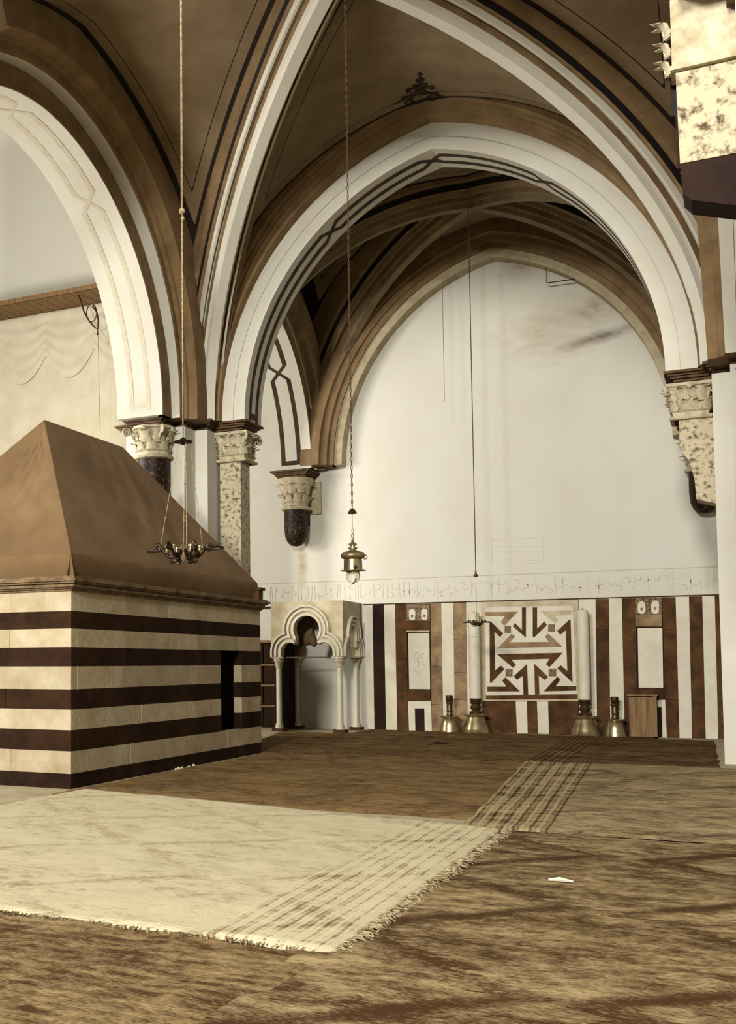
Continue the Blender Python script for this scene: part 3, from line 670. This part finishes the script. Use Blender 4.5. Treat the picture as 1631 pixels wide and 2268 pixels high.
for x_ in (kx0+.13, kx1-.12):
    for y_ in (ky0+.13, ky1-.12):
        cl = sm(MB().lathe([(.1, .0), (.1, .02), (.085, .05), (.085, .09), (.062, .13), (.06, ksp-.28)], (x_, y_, .06), 14).out('column', M['marble'], kio), 40)
        MB().box(x_-.13, x_+.13, y_-.13, y_+.13, 0, .07).out('base', M['brown'], kio)
        cp = MB().lathe([(.07, 0), (.085, .015), (.07, .03), (.075, .1), (.13, .2), (.13, .23)], (x_, y_, ksp-.24), 12).out('column_capital', M['capital'], kio, True)
        leaves(cp, (x_, y_), .07, .12, ksp-.19, 6, None)
MB().box(kx0+.0, kx0+.26, ky0, ky1, ksp-.03, ksp).box(kx1-.26, kx1, ky0, ky1, ksp-.03, ksp).out('impost_block', M['marble'], kio)
# iron tie rods
MB().box(kx0+.2, kx1-.2, ky0+.12, ky0+.14, ksp-.02, ksp).out('tie_rod', M['iron'], kio)

# ================================================================== STRIPED TOMB
tx0, tx1, ty0, ty1 = -10.45, -7.17, 11.43, 17.42
tomb = empty('cenotaph', ((tx0+tx1)/2, (ty0+ty1)/2, 0), 'large stone tomb in light and dark striped courses with a moulded cornice', 'tomb')
CZ = [2.39, 2.14, 1.93, 1.70, 1.47, 1.19, .95, .70, .45, .18, 0]
ny0, ny1 = 15.80, 16.60   # recess in the long side, courses 4..8
MB().box(tx0+.1, tx1-.55, ty0+.1, ty1-.1, 0, 2.4).out('core', M['black'], tomb)
MB().box(tx1-.56, tx1-.1, ty0+.1, ny0-.12, 0, 2.4).box(tx1-.56, tx1-.1, ny1+.1, ty1-.1, 0, 2.4).box(tx1-.56, tx1-.1, ny0-.12, ny1+.1, 1.7, 2.4).box(tx1-.56, tx1-.1, ny0-.12, ny1+.1, 0, .45).out('core', M['black'], tomb)
random.seed(5)
for k in range(10):
    z1, z0 = CZ[k], CZ[k+1]; dk = k % 2 == 1; mm = M['dstone'] if dk else M['lstone']
    def run(lo, hi, n, put, s0=0):
        cuts = [lo]
        for i in range(1, n): cuts.append(lo+(hi-lo)*(i+random.uniform(-.22, .22))/n)
        cuts.append(hi)
        for a, b2 in zip(cuts, cuts[1:]): put(a+.003, b2-.003)
    def side(a, b2):
        j = random.uniform(0, .004); MB().box(tx1-.14, tx1-j, a, b2, z0+.0015, z1-.0015).out('stone_block', mm, tomb)
    def front(a, b2):
        j = random.uniform(0, .004); MB().box(a, b2, ty0+j, ty0+.14, z0+.0015, z1-.0015).out('stone_block', mm, tomb)
    if 3 <= k <= 7:
        run(ty0+.14, ny0, 4 if dk else 3, side); run(ny1, ty1, 1, side)
    else: run(ty0+.14, ty1, 6 if dk else 5, side)
    run(tx0, tx1, 3, front)
    MB().box(tx0, tx1-.14, ty1-.14, ty1, z0, z1).box(tx0, tx0+.1, ty0+.14, ty1-.14, z0, z1).out('stone_block', mm, tomb)
# grille inside the recess
gr = MB()
for i in range(5): gr.box(tx1-.3, tx1-.27, ny0+.05+i*.16, ny0+.08+i*.16, .45, 1.7)
for j in range(6): gr.box(tx1-.3, tx1-.27, ny0, ny1, .55+j*.2, .58+j*.2)
gr.out('grille', M['iron'], tomb)
# cornice: mouldings mitred round the top
cor = MB(); base = [(tx0, ty0), (tx1, ty0), (tx1, ty1), (tx0, ty1)]
for off, z0, z1 in [(.02, 2.385, 2.41), (.05, 2.41, 2.43), (.085, 2.43, 2.455), (.06, 2.455, 2.475), (.10, 2.475, 2.5), (.13, 2.5, 2.535), (.1, 2.535, 2.56)]:
    cor.prism(offpoly(base, off), lambda u, v, k, z0=z0, z1=z1: (u, v, z0+(z1-z0)*k))
cor.out('cornice', M['cornice'], tomb)
# cloth cover, a hip roof with a hanging hem
def cloth():
    x0, x1, y0, y1 = tx0+.02, tx1-.03, ty0+.04, ty1-.02; zb, ze = 2.562, 2.84; xr = (x0+x1)/2; pa_, pb_ = un(98, 930, 'X', xr), un(272, 990, 'X', xr); ya, yb, zr = pa_.y, pb_.y, (pa_.z+pb_.z)/2
    from mathutils import noise
    vs = []; fs = []; quads = [((x1, y0), (x1, y1), (xr, yb), (xr, ya)), ((x1, y1), (x0, y1), (xr, yb), (xr, yb)), ((x0, y1), (x0, y0), (xr, ya), (xr, yb)), ((x0, y0), (x1, y0), (xr, ya), (xr, ya))]
    for q, (a, b2, c, d) in enumerate(quads):
        nu, nv = (60 if q % 2 == 0 else 34), 40; k = len(vs)
        for j in range(nv+1):
            t = j/nv
            for i in range(nu+1):
                s = i/nu
                if t < .12:
                    tt = t/.12; x = a[0]+(b2[0]-a[0])*s; y = a[1]+(b2[1]-a[1])*s; z = zb+(ze-zb)*tt
                    bul = .035*math.sin(tt*math.pi*.9)*math.sin(s*math.pi)**.2; n_ = noise.noise((x*2.2, y*2.2, 1.0))*.03*math.sin(s*math.pi)
                    nx, ny = (b2[1]-a[1]), -(b2[0]-a[0]); kk = math.hypot(nx, ny); nx /= kk; ny /= kk
                    ins_ = -.07*(1-tt)**1.0; x += nx*(bul*.6+n_*.5+ins_); y += ny*(bul*.6+n_*.5+ins_)
                else:
                    tt = (t-.12)/.88; ax_, ay_ = a[0]+(b2[0]-a[0])*s, a[1]+(b2[1]-a[1])*s; cx_, cy_ = d[0]+(c[0]-d[0])*s, d[1]+(c[1]-d[1])*s
                    x = ax_+(cx_-ax_)*tt; y = ay_+(cy_-ay_)*tt; z = ze+(zr-ze)*tt
                    sag = -.06*math.sin(tt*math.pi)*math.sin(s*math.pi)
                    wr = .022*noise.noise((s*7+tt*5.5*(1 if s > .5 else -1), tt*1.3, q*3.0))+.012*math.sin((s*1.0-tt*.55)*46+noise.noise((s*3, tt*3, q))*3)*max(0, math.sin(s*math.pi))*max(0, 1-abs(s-.72)*2.6)
                    z += (sag+wr)*min(1, (1-tt)*6)*min(1, tt*8)*min(1, s*8)*min(1, (1-s)*8)
                vs.append((x, y, z))
        for j in range(nv):
            for i in range(nu): fs.append((k+j*(nu+1)+i, k+j*(nu+1)+i+1, k+(j+1)*(nu+1)+i+1, k+(j+1)*(nu+1)+i))
    me = bpy.data.meshes.new('cloth_cover'); me.from_pydata(vs, [], fs); bm = bmesh.new(); bm.from_mesh(me); bmesh.ops.remove_doubles(bm, verts=bm.verts, dist=.0008); bmesh.ops.recalc_face_normals(bm, faces=bm.faces); bm.to_mesh(me); bm.free()
    for p in me.polygons: p.use_smooth = True
    me.set_sharp_from_angle(angle=R(28)); me.materials.append(M['cloth']); o = bpy.data.objects.new('cloth_cover', me); COL.objects.link(o); return o
tag(cloth(), 'brown cloth cover stretched over the hipped top of the striped tomb', 'cloth')
# small finial block at the tomb's far corner
ft = MB().box(tx1-.14, tx1+.04, ty1-.16, ty1+.02, 2.56, 2.74).box(tx1-.17, tx1+.07, ty1-.19, ty1+.05, 2.72, 2.77).out('corner_block', M['brown'], tomb)

# ================================================================== RUGS
def rug(name, quad, nu, nv, m, label, thick=.02, wav=.012, zoff=0.0, seed=0, ragged=0):
    """quad: front-left, front-right, back-right, back-left (x, y)"""
    from mathutils import noise
    fl_, fr, br, bl = [Vector((q[0], q[1])) for q in quad]; vs = []; uvs = []
    for j in range(nv+1):
        for i in range(nu+1):
            s, t = i/nu, j/nv; p = (fl_*(1-s)+fr*s)*(1-t)+(bl*(1-s)+br*s)*t
            e = noise.noise((p.x*1.3+seed, p.y*1.3, seed))*.05
            if i in (0, nu): p = p+Vector((noise.noise((seed, p.y*2.2, 2))*.05+noise.noise((seed, p.y*9, 5))*ragged, 0))
            if j in (0, nv): p = p+Vector((0, noise.noise((p.x*2.2, seed, 4))*.05))
            z = zoff+thick+wav*(noise.noise((p.x*2.5, p.y*1.5, seed))+.6*noise.noise((p.x*7, p.y*4, seed)))
            if i in (0, nu) or j in (0, nv): z = zoff+.003
            vs.append((p.x, p.y, z)); uvs.append((s*(fr-fl_).length, t*(bl-fl_).length))
    fs = [(j*(nu+1)+i, j*(nu+1)+i+1, (j+1)*(nu+1)+i+1, (j+1)*(nu+1)+i) for j in range(nv) for i in range(nu)]
    me = bpy.data.meshes.new(name); me.from_pydata(vs, [], fs); uvl = me.uv_layers.new(name='UVMap')
    for li, l in enumerate(me.loops): uvl.data[li].uv = uvs[l.vertex_index]
    for p in me.polygons: p.use_smooth = True
    me.materials.append(m); o = bpy.data.objects.new(name, me); COL.objects.link(o); return tag(o, label, 'rug')
mA = rug_mat('pale_rug', (238, 224, 184), (132, 100, 60), .15, -4.25, 62, 1, .8)
mB = rug_mat('patterned_rug', (206, 180, 132), (84, 58, 32), -.07, 0, 5, 2, 1.0)
mC = rug_mat('striped_border_rug', (206, 182, 136), (70, 48, 26), .02, .75, 48, 3, .5)
mD = rug_mat('dark_far_rug', (150, 118, 76), (52, 34, 18), -.04, .6, 60, 4, .4)
mE = rug_mat('brown_far_rug', (160, 128, 84), (62, 42, 24), -.02, 0, 5, 5, .3)
mG = rug_mat('brown_middle_rug', (170, 138, 92), (72, 50, 28), .03, 0, 5, 6, .4)
mF = rug_mat('front_rug', (196, 168, 120), (84, 58, 32), -.06, 0, 5, 7, .3, back=1.3)
rug('rug', [(-7.15, 1.5), (-1.7, 1.5), (-1.9, 5.75), (-7.15, 5.75)], 60, 50, mF, 'brown rug across the bottom left corner, under the pale rug', zoff=0, seed=4)
rug('rug', [(-1.95, 1.5), (.06, 1.5), (.06, 10.3), (-2.3, 10.3)], 50, 110, mB, 'worn patterned rug with zigzag lozenges covering the right foreground', zoff=.0, seed=2)
rA = rug('rug', [(-6.9, 5.58), (-1.88, 5.52), (-1.92, 10.25), (-6.9, 11.3)], 90, 90, mA, 'large pale rug in the left foreground with striped ragged right edge', thick=.03, zoff=.012, seed=1, ragged=.05)
rug('rug', [(-7.1, 10.9), (-2.2, 10.9), (-2.75, 17.4), (-7.1, 17.4)], 70, 80, mG, 'brown rug lying along the long side of the striped tomb', zoff=.0, seed=6)
rug('rug', [(-2.29, 10.28), (.06, 10.28), (.06, 17.5), (-2.93, 17.45)], 70, 90, mC, 'rug with narrow striped left border behind the patterned rug', zoff=.012, seed=3)
rug('rug', [(-2.95, 17.3), (-.3, 17.3), (-.5, 23.55), (-3.1, 24.0)], 60, 60, mD, 'dark rug with striped left border in front of the brass candlesticks on the right', zoff=.006, seed=5)
rug('rug', [(-7.7, 17.5), (-2.9, 17.35), (-3.05, 22.9), (-9.0, 22.9)], 60, 60, mE, 'brown rug at the back in front of the trefoil canopy', zoff=.0, seed=8)
rug('rug', [(-7.4, 22.75), (-3.0, 22.75), (-3.06, 23.72), (-7.4, 24.3)], 50, 16, mE, 'narrow brown rug along the foot of the panelled wall, left of the star panel', zoff=.012, seed=9)
# ragged fringe along the pale rug's right edge
fr_ = MB(); random.seed(21)
for k in range(420):
    y_ = random.uniform(5.6, 10.2); x_ = -1.9+random.uniform(-.02, .03); L_ = random.uniform(.02, .09)
    fr_.tube([(x_, y_, .03), (x_+L_*.5, y_+random.uniform(-.03, .03), .035), (x_+L_, y_+random.uniform(-.05, .05), .02)], .004, 3)
for k in range(300):
    x_ = random.uniform(-6.8, -1.95); y_ = 5.55+random.uniform(-.01, .02); L_ = random.uniform(.02, .07)
    fr_.tube([(x_, y_, .03), (x_+random.uniform(-.03, .03), y_-L_, .022)], .004, 3)
fr_.out('fringe', M['fringe'], rA, kind='stuff')
ab = un(1240, 1952, 'Z', .03)
tag(sm(MB().tube([(ab.x-.07, ab.y+.005, .035), (ab.x, ab.y, .045), (ab.x+.09, ab.y-.01, .038)], [.008, .016, .006], 6).out('paper_scrap', M['wax'])), 'small white scrap lying on the patterned rug', 'scrap')
ab = un(968, 1648, 'Z', .03)
tag(sm(MB().tube([(ab.x-.12, ab.y-.25, .03), (ab.x, ab.y, .05), (ab.x+.15, ab.y+.3, .035)], [.006, .03, .006], 6).out('cloth_fold', M['paint'])), 'dark rumpled ridge on the back rug below the small framed recess', 'fold')
# plaster rubble along the tomb's foot
ab = un(400, 1699, 'Z', .02); rb = MB()
for i in range(7): rb.sphere((ab.x+.03+random.uniform(-.02, .05), ab.y-.3+i*.1, .02), random.uniform(.012, .028), 4)
tag(rb.out('rubble', M['cream'], kind='stuff'), 'pale crumbs of plaster on the rug at the foot of the tomb', 'rubble')

# ================================================================== BRASS CANDLESTICKS AND CANDLES
def candlestick(px, py, big, label, grp=None):
    p = un(px, py, 'Z', 0); p.y = min(p.y, YW-.37); p.x = un(px, py-60, 'Y', p.y).x
    t = empty('candlestick', (p.x, p.y, 0), label, 'candlestick')
    if big:
        sm(MB().lathe([(.001, 0), (.3, 0), (.31, .02), (.29, .04), (.27, .12), (.225, .24), (.19, .335), (.185, .35), (.2, .365), (.235, .38), (.24, .4), (.22, .415), (.1, .42), (.001, .42)], (p.x, p.y, 0), 32).out('bell_base', M['brass'], t), 35)
        sm(MB().lathe([(.1, .41), (.13, .425), (.135, .45), (.09, .475), (.08, .5), (.105, .53), (.115, .56), (.095, .59), (.085, .62), (.12, .645), (.125, .665), (.095, .68), (.12, .7), (.125, .735), (.11, .75), (.001, .75)], (p.x, p.y, 0), 24).out('stem', M['bronze'], t), 40)
        cn = sm(MB().lathe([(.001, .74), (.115, .74), (.118, 2.05), (.126, 2.055), (.126, 2.075), (.116, 2.08), (.114, 2.52), (.1, 2.56), (.001, 2.58)], (p.x, p.y, 0), 28).out('candle', M['wax']), 35)
        MB().tube([(p.x, p.y, 2.56), (p.x+.005, p.y, 2.61)], .006, 5).out('wick', M['cord'], cn)
        tag(cn, 'thick white candle as tall as a man in the '+('left' if px < 1200 else 'right')+' large candlestick', 'candle')
    else:
        sm(MB().lathe([(.001, 0), (.23, 0), (.235, .02), (.225, .06), (.2, .18), (.18, .27), (.16, .3), (.165, .32), (.2, .34), (.205, .355), (.18, .365), (.06, .37), (.001, .37)], (p.x, p.y, 0), 32).out('bell_base', M['brass'], t), 35)
        sm(MB().lathe([(.05, .36), (.07, .375), (.06, .41), (.055, .44), (.07, .46), (.06, .48), (.06, .62), (.08, .64), (.08, .66), (.06, .68), (.075, .7), (.078, .8), (.06, .81), (.001, .81)], (p.x, p.y, 0), 20).out('stem', M['bronze'], t), 40)
candlestick(996, 1620, False, 'small brass candlestick without candle, left of the tall candle pair')
candlestick(1054, 1621, True, 'large bell-based brass candlestick standing left of the star panel')
candlestick(1296, 1628, True, 'large bell-based brass candlestick standing right of the star panel')
candlestick(1362, 1629, False, 'small brass candlestick without candle beside the wooden cabinet')
# ---- wooden cabinet
cx0, cx1, cy0, cy1, ch = -2.03, -1.50, 24.0, YW-.04, .86
cab = empty('cabinet', ((cx0+cx1)/2, (cy0+cy1)/2, 0), 'low unpainted wooden cabinet standing under the right white slab', 'cabinet')
MB().box(cx0+.02, cx1-.02, cy0+.02, cy1, .02, ch-.03).out('body', M['woodd'], cab)
for i in range(4):
    a = cx0+.02+i*(cx1-cx0-.08)/4; MB().box(a+.002, a+(cx1-cx0-.08)/4-.002, cy0-.0, cy0+.02, .03, ch-.05).out('plank', M['wood'], cab)
MB().box(cx1-.06, cx1, cy0-.005, cy0+.03, .0, ch-.03).out('side_rail', M['wood'], cab)
MB().box(cx0-.02, cx1+.02, cy0-.02, cy1, ch-.03, ch).out('top', M['wood'], cab)
MB().box(cx0, cx1, cy0-.005, cy0+.03, 0, .03).out('plinth', M['woodd'], cab)

# ================================================================== HANGING LAMPS
def chain_mb(p0, p1, r, mtl):
    mb = MB(); p0, p1 = Vector(p0), Vector(p1); L_ = (p1-p0).length; n = int(L_/.055); 
    for i in range(n):
        c = p0+(p1-p0)*((i+.5)/n); h = .034; k = i % 2; pts = []
        for a in range(7):
            an = 2*math.pi*a/6; o_ = math.cos(an)*.011; pts.append((c.x+(o_ if k else 0), c.y+(0 if k else o_), c.z+math.sin(an)*h))
        mb.tube(pts, r, 3, False)
    return mb
LY = 13.6
def lz(y): return un(782, y, 'Y', LY).z
lx = un(782, 1230, 'Y', LY).x
lamp = empty('hanging_lamp', (lx, LY, lz(1286)), 'glass globe oil lamp with brass bowl hanging on the long chain in the middle', 'lamp')
chain_mb((lx-.0, LY, lz(1126)), (lx, LY, zf(0)-.02), .0055, None).out('chain', M['cord'], lamp, kind='stuff')
sm(MB().lathe([(.008, .0), (.03, -.012), (.062, -.06), (.058, -.065), (.02, -.03), (.001, -.03)], (lx, LY, lz(1126)), 16).out('bell_cap', M['bronze'], lamp))
MB().tube([(lx, LY, lz(1130)), (lx, LY, lz(1170))], .003, 5).out('wire', M['cord'], lamp)
MB().tube([(lx+.012*math.cos(a), LY, lz(1176)+.03*math.sin(a)) for a in [i*.7 for i in range(10)]], .004, 5).tube([(lx+.015*math.cos(a), LY, lz(1187)+.03*math.sin(a)) for a in [i*.7 for i in range(10)]], .007, 5).out('hook', M['bronze'], lamp)
zz = lz(1192); z2 = lz(1240)
sm(MB().lathe([(.012, zz), (.02, zz-.05), (.05, zz-.07), (.055, zz-.085), (.03, zz-.095), (.03, zz-.11), (.058, zz-.12), (.06, zz-.13), (.04, zz-.14), (.05, zz-.16), (.11, zz-.175), (.15, zz-.2), (.157, zz-.23), (.14, zz-.255), (.09, zz-.275), (.05, zz-.28), (.05, zz-.3), (.001, zz-.3)], (lx, LY, 0), 28).out('oil_bowl', M['brass'], lamp), 50)
MB().tube([(lx+.165+.026*math.cos(a), LY-.02, zz-.25+.026*math.sin(a)) for a in [i*2*math.pi/12 for i in range(13)]], .006, 5, False).out('ring_handle', M['bronze'], lamp, True)
sm(MB().lathe([(.05, z2+.02), (.1, z2+.01), (.115, z2), (.118, z2-.13), (.158, z2-.135), (.16, z2-.142), (.08, z2-.15), (.08, z2-.165), (.001, z2-.165)], (lx, LY, 0), 28).out('burner_drum', M['brass'], lamp), 35)
sm(MB().sphere((lx+.06, LY-.1, z2-.1), .025, 8).out('wick_key', M['iron'], lamp), 60)
sm(MB().lathe([(.075, z2-.16), (.09, z2-.2), (.086, z2-.24), (.062, z2-.275), (.03, z2-.295), (.001, z2-.3)], (lx, LY, 0), 24).out('glass_globe', M['glass'], lamp), 80)
sm(MB().sphere((lx, LY, z2-.3), .012, 6).out('globe_tip', M['bronze'], lamp), 80)

def chandelier(c, zt, zc, label, s=1.0, rope=None, n=6):
    """ring of scroll arms hung on thin chains from a small crown"""
    x, y = c; t = empty('chandelier', (x, y, zt), label, 'chandelier')
    sm(MB().lathe([(.012*s, .07*s), (.03*s, .05*s), (.045*s, .02*s), (.03*s, -.01*s), (.05*s, -.03*s), (.02*s, -.07*s), (.001, -.09*s)], (x, y, zt), 14).out('hub', M['brass'], t), 50)
    for k in range(n):
        a = 2*math.pi*(k+.35)/n; ca, sa = math.cos(a), math.sin(a); pts = []
        for i in range(20):
            u = i/19; r_ = (.03+.2*u)*s; z_ = -.07*math.sin(u*math.pi*1.25)*s+.02*s; pts.append((x+ca*r_, y+sa*r_, zt+z_))
        e = Vector(pts[-1]); 
        for i in range(1, 14): an = i*.5; rr = .035*s*(1-i/18); pts.append((e.x+ca*rr*math.sin(an), e.y+sa*rr*math.sin(an), e.z-.035*s+rr*math.cos(an)))
        MB().tube(pts, [.017*s]*20+[.013*s]*13, 6).out('scroll_arm', M['iron'], t, True)
        pts = [(x+ca*(.1+.035*math.cos(b2))*s, y+sa*(.1+.035*math.cos(b2))*s, zt-.06*s+.035*math.sin(b2)*s) for b2 in [i*.55 for i in range(11)]]
        MB().tube(pts, .012*s, 5).out('curl', M['iron'], t, True)
        sm(MB().lathe([(.001, -.01), (.02, -.01), (.024, .01), (.012, .015), (.012, .035), (.02, .04), (.02, .055), (.001, .055)], (x+ca*.15*s, y+sa*.15*s, zt+.0*s), 10).out('candle_cup', M['brass'], t), 40)
    for sg in (-1, 1):
        lp = [(x+sg*(.2+.19*(1-math.cos(b2))/2*1.0)*s, y+.03*math.sin(b2)*s, zt+.02*s+.012*math.sin(b2)*s) for b2 in [2*math.pi*i/16 for i in range(17)]]
        MB().tube(lp, .012*s, 5, False).out('side_loop', M['iron'], t, True)
    if zc:
        for dx, dy in ((-.2, -.08), (.08, -.1), (.1, .2), (-.1, .2)):
            p0 = Vector((x+dx*s, y+dy*s, zt+.03)); p1 = Vector((x+dx*.25*s+.02, y+dy*.25, zc))
            m_ = MB().tube([p0, p1], .0028, 5); 
            for f_ in (.28, .62): m_.sphere(p0+(p1-p0)*f_, .009, 5)
            m_.out('chain', M['rope'], t)
        sm(MB().lathe([(.005, .03), (.02, .02), (.04, .0), (.085, -.008), (.09, -.018), (.04, -.02), (.02, -.04), (.001, -.045)], (x, y, zc), 14).out('crown', M['iron'], t), 40)
    return t
cz_ = un(408, 975, 'Y', 9).z
chn = chandelier((-4.45, 9.0), 2.51, cz_, 'small metal chandelier with scroll arms hanging in front of the tomb cover', 1.0)
zk = un(403, 468, 'Y', 9).z
rp = MB().tube([(-4.45, 9.0, cz_+.02), (-4.45, 9.0, zk)], .0065, 6).tube([(-4.45, 9.0, zk), (-4.45, 9.0, 10.3)], .011, 6).sphere((-4.45, 9.0, zk), .03, 6).sphere((-4.445, 9.0, zk-.07), .02, 6)
rp.out('rope', M['rope'], chn, True)
# far chandelier between the candlesticks
fc = chandelier((-4.53, 22.0), 2.27, None, 'small dark chandelier hanging before the left tall candle', .68)
zb = un(1050, 1275, 'Y', 22).z
MB().tube([(-4.53, 22, 2.3), (-4.53, 22, zb-.05)], .003, 4).tube([(-4.53, 22, zb+.05), (-4.53, 22, 11.0)], .009, 5).out('cord', M['cord'], fc)
sm(MB().lathe([(.004, .12), (.02, .08), (.012, .05), (.045, .0), (.045, -.015), (.01, -.03), (.001, -.04)], (-4.53, 22, zb), 12).out('cord_weight', M['bronze'], fc), 50)
tag(MB().tube([(-5.3, 23, 6.92), (-5.3, 23, 11.0)], .0045, 4).out('cord', M['cord']), 'thin slack cord hanging alone left of the thicker dark cord', 'cord')
# iron bracket on the wall arch
b0, b1, b2_ = un(1210, 592, 'Y', 24.2), un(1211, 627, 'Y', 24.2), un(1290, 616, 'Y', 24.2)
tag(MB().tube([b0, b1], .006, 4).tube([b1, b2_], .011, 5).out('iron_rod', M['iron']), 'thin bent iron rod fixed high under the right haunch of the wall arch', 'rod')

# ================================================================== AISLE WINDOW HEAD (left)
pz = un(230, 672, 'Y', YW).z
win = struct(MB().box(-17.9, -13.4, YW-.06, YW+.02, 3.2, pz).out('window_1', M['curtain']))
pel = empty('wooden_pelmet', (-15.6, 24.0, pz), 'boarded wooden ledge high on the aisle wall seen through the left arch', 'pelmet')
k = 0; xx = -17.8
while xx < -13.5:
    MB().box(xx+.008, xx+.27, 23.35, YW-.07, pz, pz+.03).out('board', M['wood'], pel); xx += .278
MB().box(-17.8, -13.45, 23.33, 23.37, pz-.0, pz+.12).out('front_edge', M['wood'], pel)
# swagged curtain
def swag():
    vs = []; fs = []; nx_, nz_ = 90, 50; x0, x1 = -17.6, -13.7
    for j in range(nz_+1):
        for i in range(nx_+1):
            s, t = i/nx_, j/nz_; ph = (s*2.6) % 1; dr = 4*ph*(1-ph); z = pz-.05-t*(1.1+.7*dr); y = 24.36-.012*math.sin(t*30)-.03*math.sin(ph*math.pi)
            vs.append((x0+(x1-x0)*s, y, z))
    fs = [(j*(nx_+1)+i, j*(nx_+1)+i+1, (j+1)*(nx_+1)+i+1, (j+1)*(nx_+1)+i) for j in range(nz_) for i in range(nx_)]
    return build('curtain', vs, fs, M['curtain'], None, True)
tag(swag(), 'white swagged curtain hanging under the boarded ledge', 'curtain')
hb = []
B = lambda px, py: un(px, py, 'Y', 23.6)
br_ = empty('lamp_bracket', tuple(B(172, 650)), 'curved iron bracket with an oval loop hooked on the boarded ledge', 'bracket')
MB().tube([B(170, 645), B(178, 662), B(186, 690), B(198, 712), B(212, 727), B(217, 728), B(218, 712), B(214, 690), B(205, 678)], .022, 6).out('arm', M['bronze'], br_, True)
MB().tube([B(203+11*math.cos(a), 693+20*math.sin(a)) for a in [2*math.pi*i/16 for i in range(17)]], .015, 6, False).out('loop', M['bronze'], br_, True)
MB().tube([B(216, 728), B(217, 740)], .014, 6).tube([B(217, 740), B(222, 960)], .005, 4).sphere(B(216, 740), .03, 6).out('cord', M['cord'], br_)

# ================================================================== PAINTED SCROLLWORK on the vault
def surf(px, py):
    d = fw+rt*((px-CX)/F_)+up*((CY-py)/F_); t = 10.0
    for i in range(60):
        p = CAM+d*t; zs_ = max(zf(abs(p.x-XC)/VH), zf(abs(p.y-ycn)/hyn)); t += (zs_-.012-p.z)/d.z*.7
    return CAM+d*t
orn = MB(); OC = (930, 200)
def stroke(pts, r=.012): orn.tube([surf(OC[0]+x, OC[1]+y) for x, y in pts], r, 4)
def spiral(cx_, cy_, r0, a0, turns, sg): return [(cx_+r0*(1-.8*i/14)*math.cos(a0+sg*turns*2*math.pi*i/14), cy_+r0*(1-.8*i/14)*math.sin(a0+sg*turns*2*math.pi*i/14)) for i in range(15)]
for sg in (-1, 1):
    for (x_, y_, r0, a0, tu) in [(8, 6, 8, 3, 1.1), (22, 12, 8, 3.4, 1.1), (12, -10, 7, 2.4, 1.1), (26, -4, 6, 3.2, 1.0), (36, 10, 6, 3.3, 1.1), (6, -22, 5, 2.2, 1.0), (16, 20, 5, 4.5, .9), (30, 20, 4, 4, .9)]:
        tilt = .13*x_*-sg*0+(y_ if sg > 0 else y_+x_*.25)
        stroke([(sg*px_, py_+(x_*.28 if sg < 0 else 0)) for px_, py_ in spiral(x_, y_, r0, a0, tu, 1)], .013)
    stroke([(0, -30), (sg*4, -18), (sg*3, -6), (sg*10, 4), (sg*28, 8+(6 if sg < 0 else 0)), (sg*46, 14+(13 if sg < 0 else 0)), (sg*54, 12+(18 if sg < 0 else 0))], .014)
    stroke([(0, 2), (sg*14, -4), (sg*28, -10+(8 if sg < 0 else 0))], .012)
stroke([(-1, -40), (0, -24), (0, 16)], .012); stroke([(-5, -34), (0, -38), (5, -34)], .012)
orn.out('painted_scrollwork', M['paintg'], near, kind='stuff')

# ------------------------------------------------------------------ groups of alike things
G = {'rug': 'woven rugs covering the floor', 'candle': 'tall white candles by the back wall', 'candlestick': 'brass candlesticks along the back wall',
     'compound_pier': 'compound piers of the nave', 'hanging_corbel': 'hanging corbels on the back wall', 'chandelier': 'small hanging chandeliers'}
for o in S.objects:
    k = o.name.split('.')[0]
    if o.parent is None and k in G and 'label' in o: o['group'] = G[k]
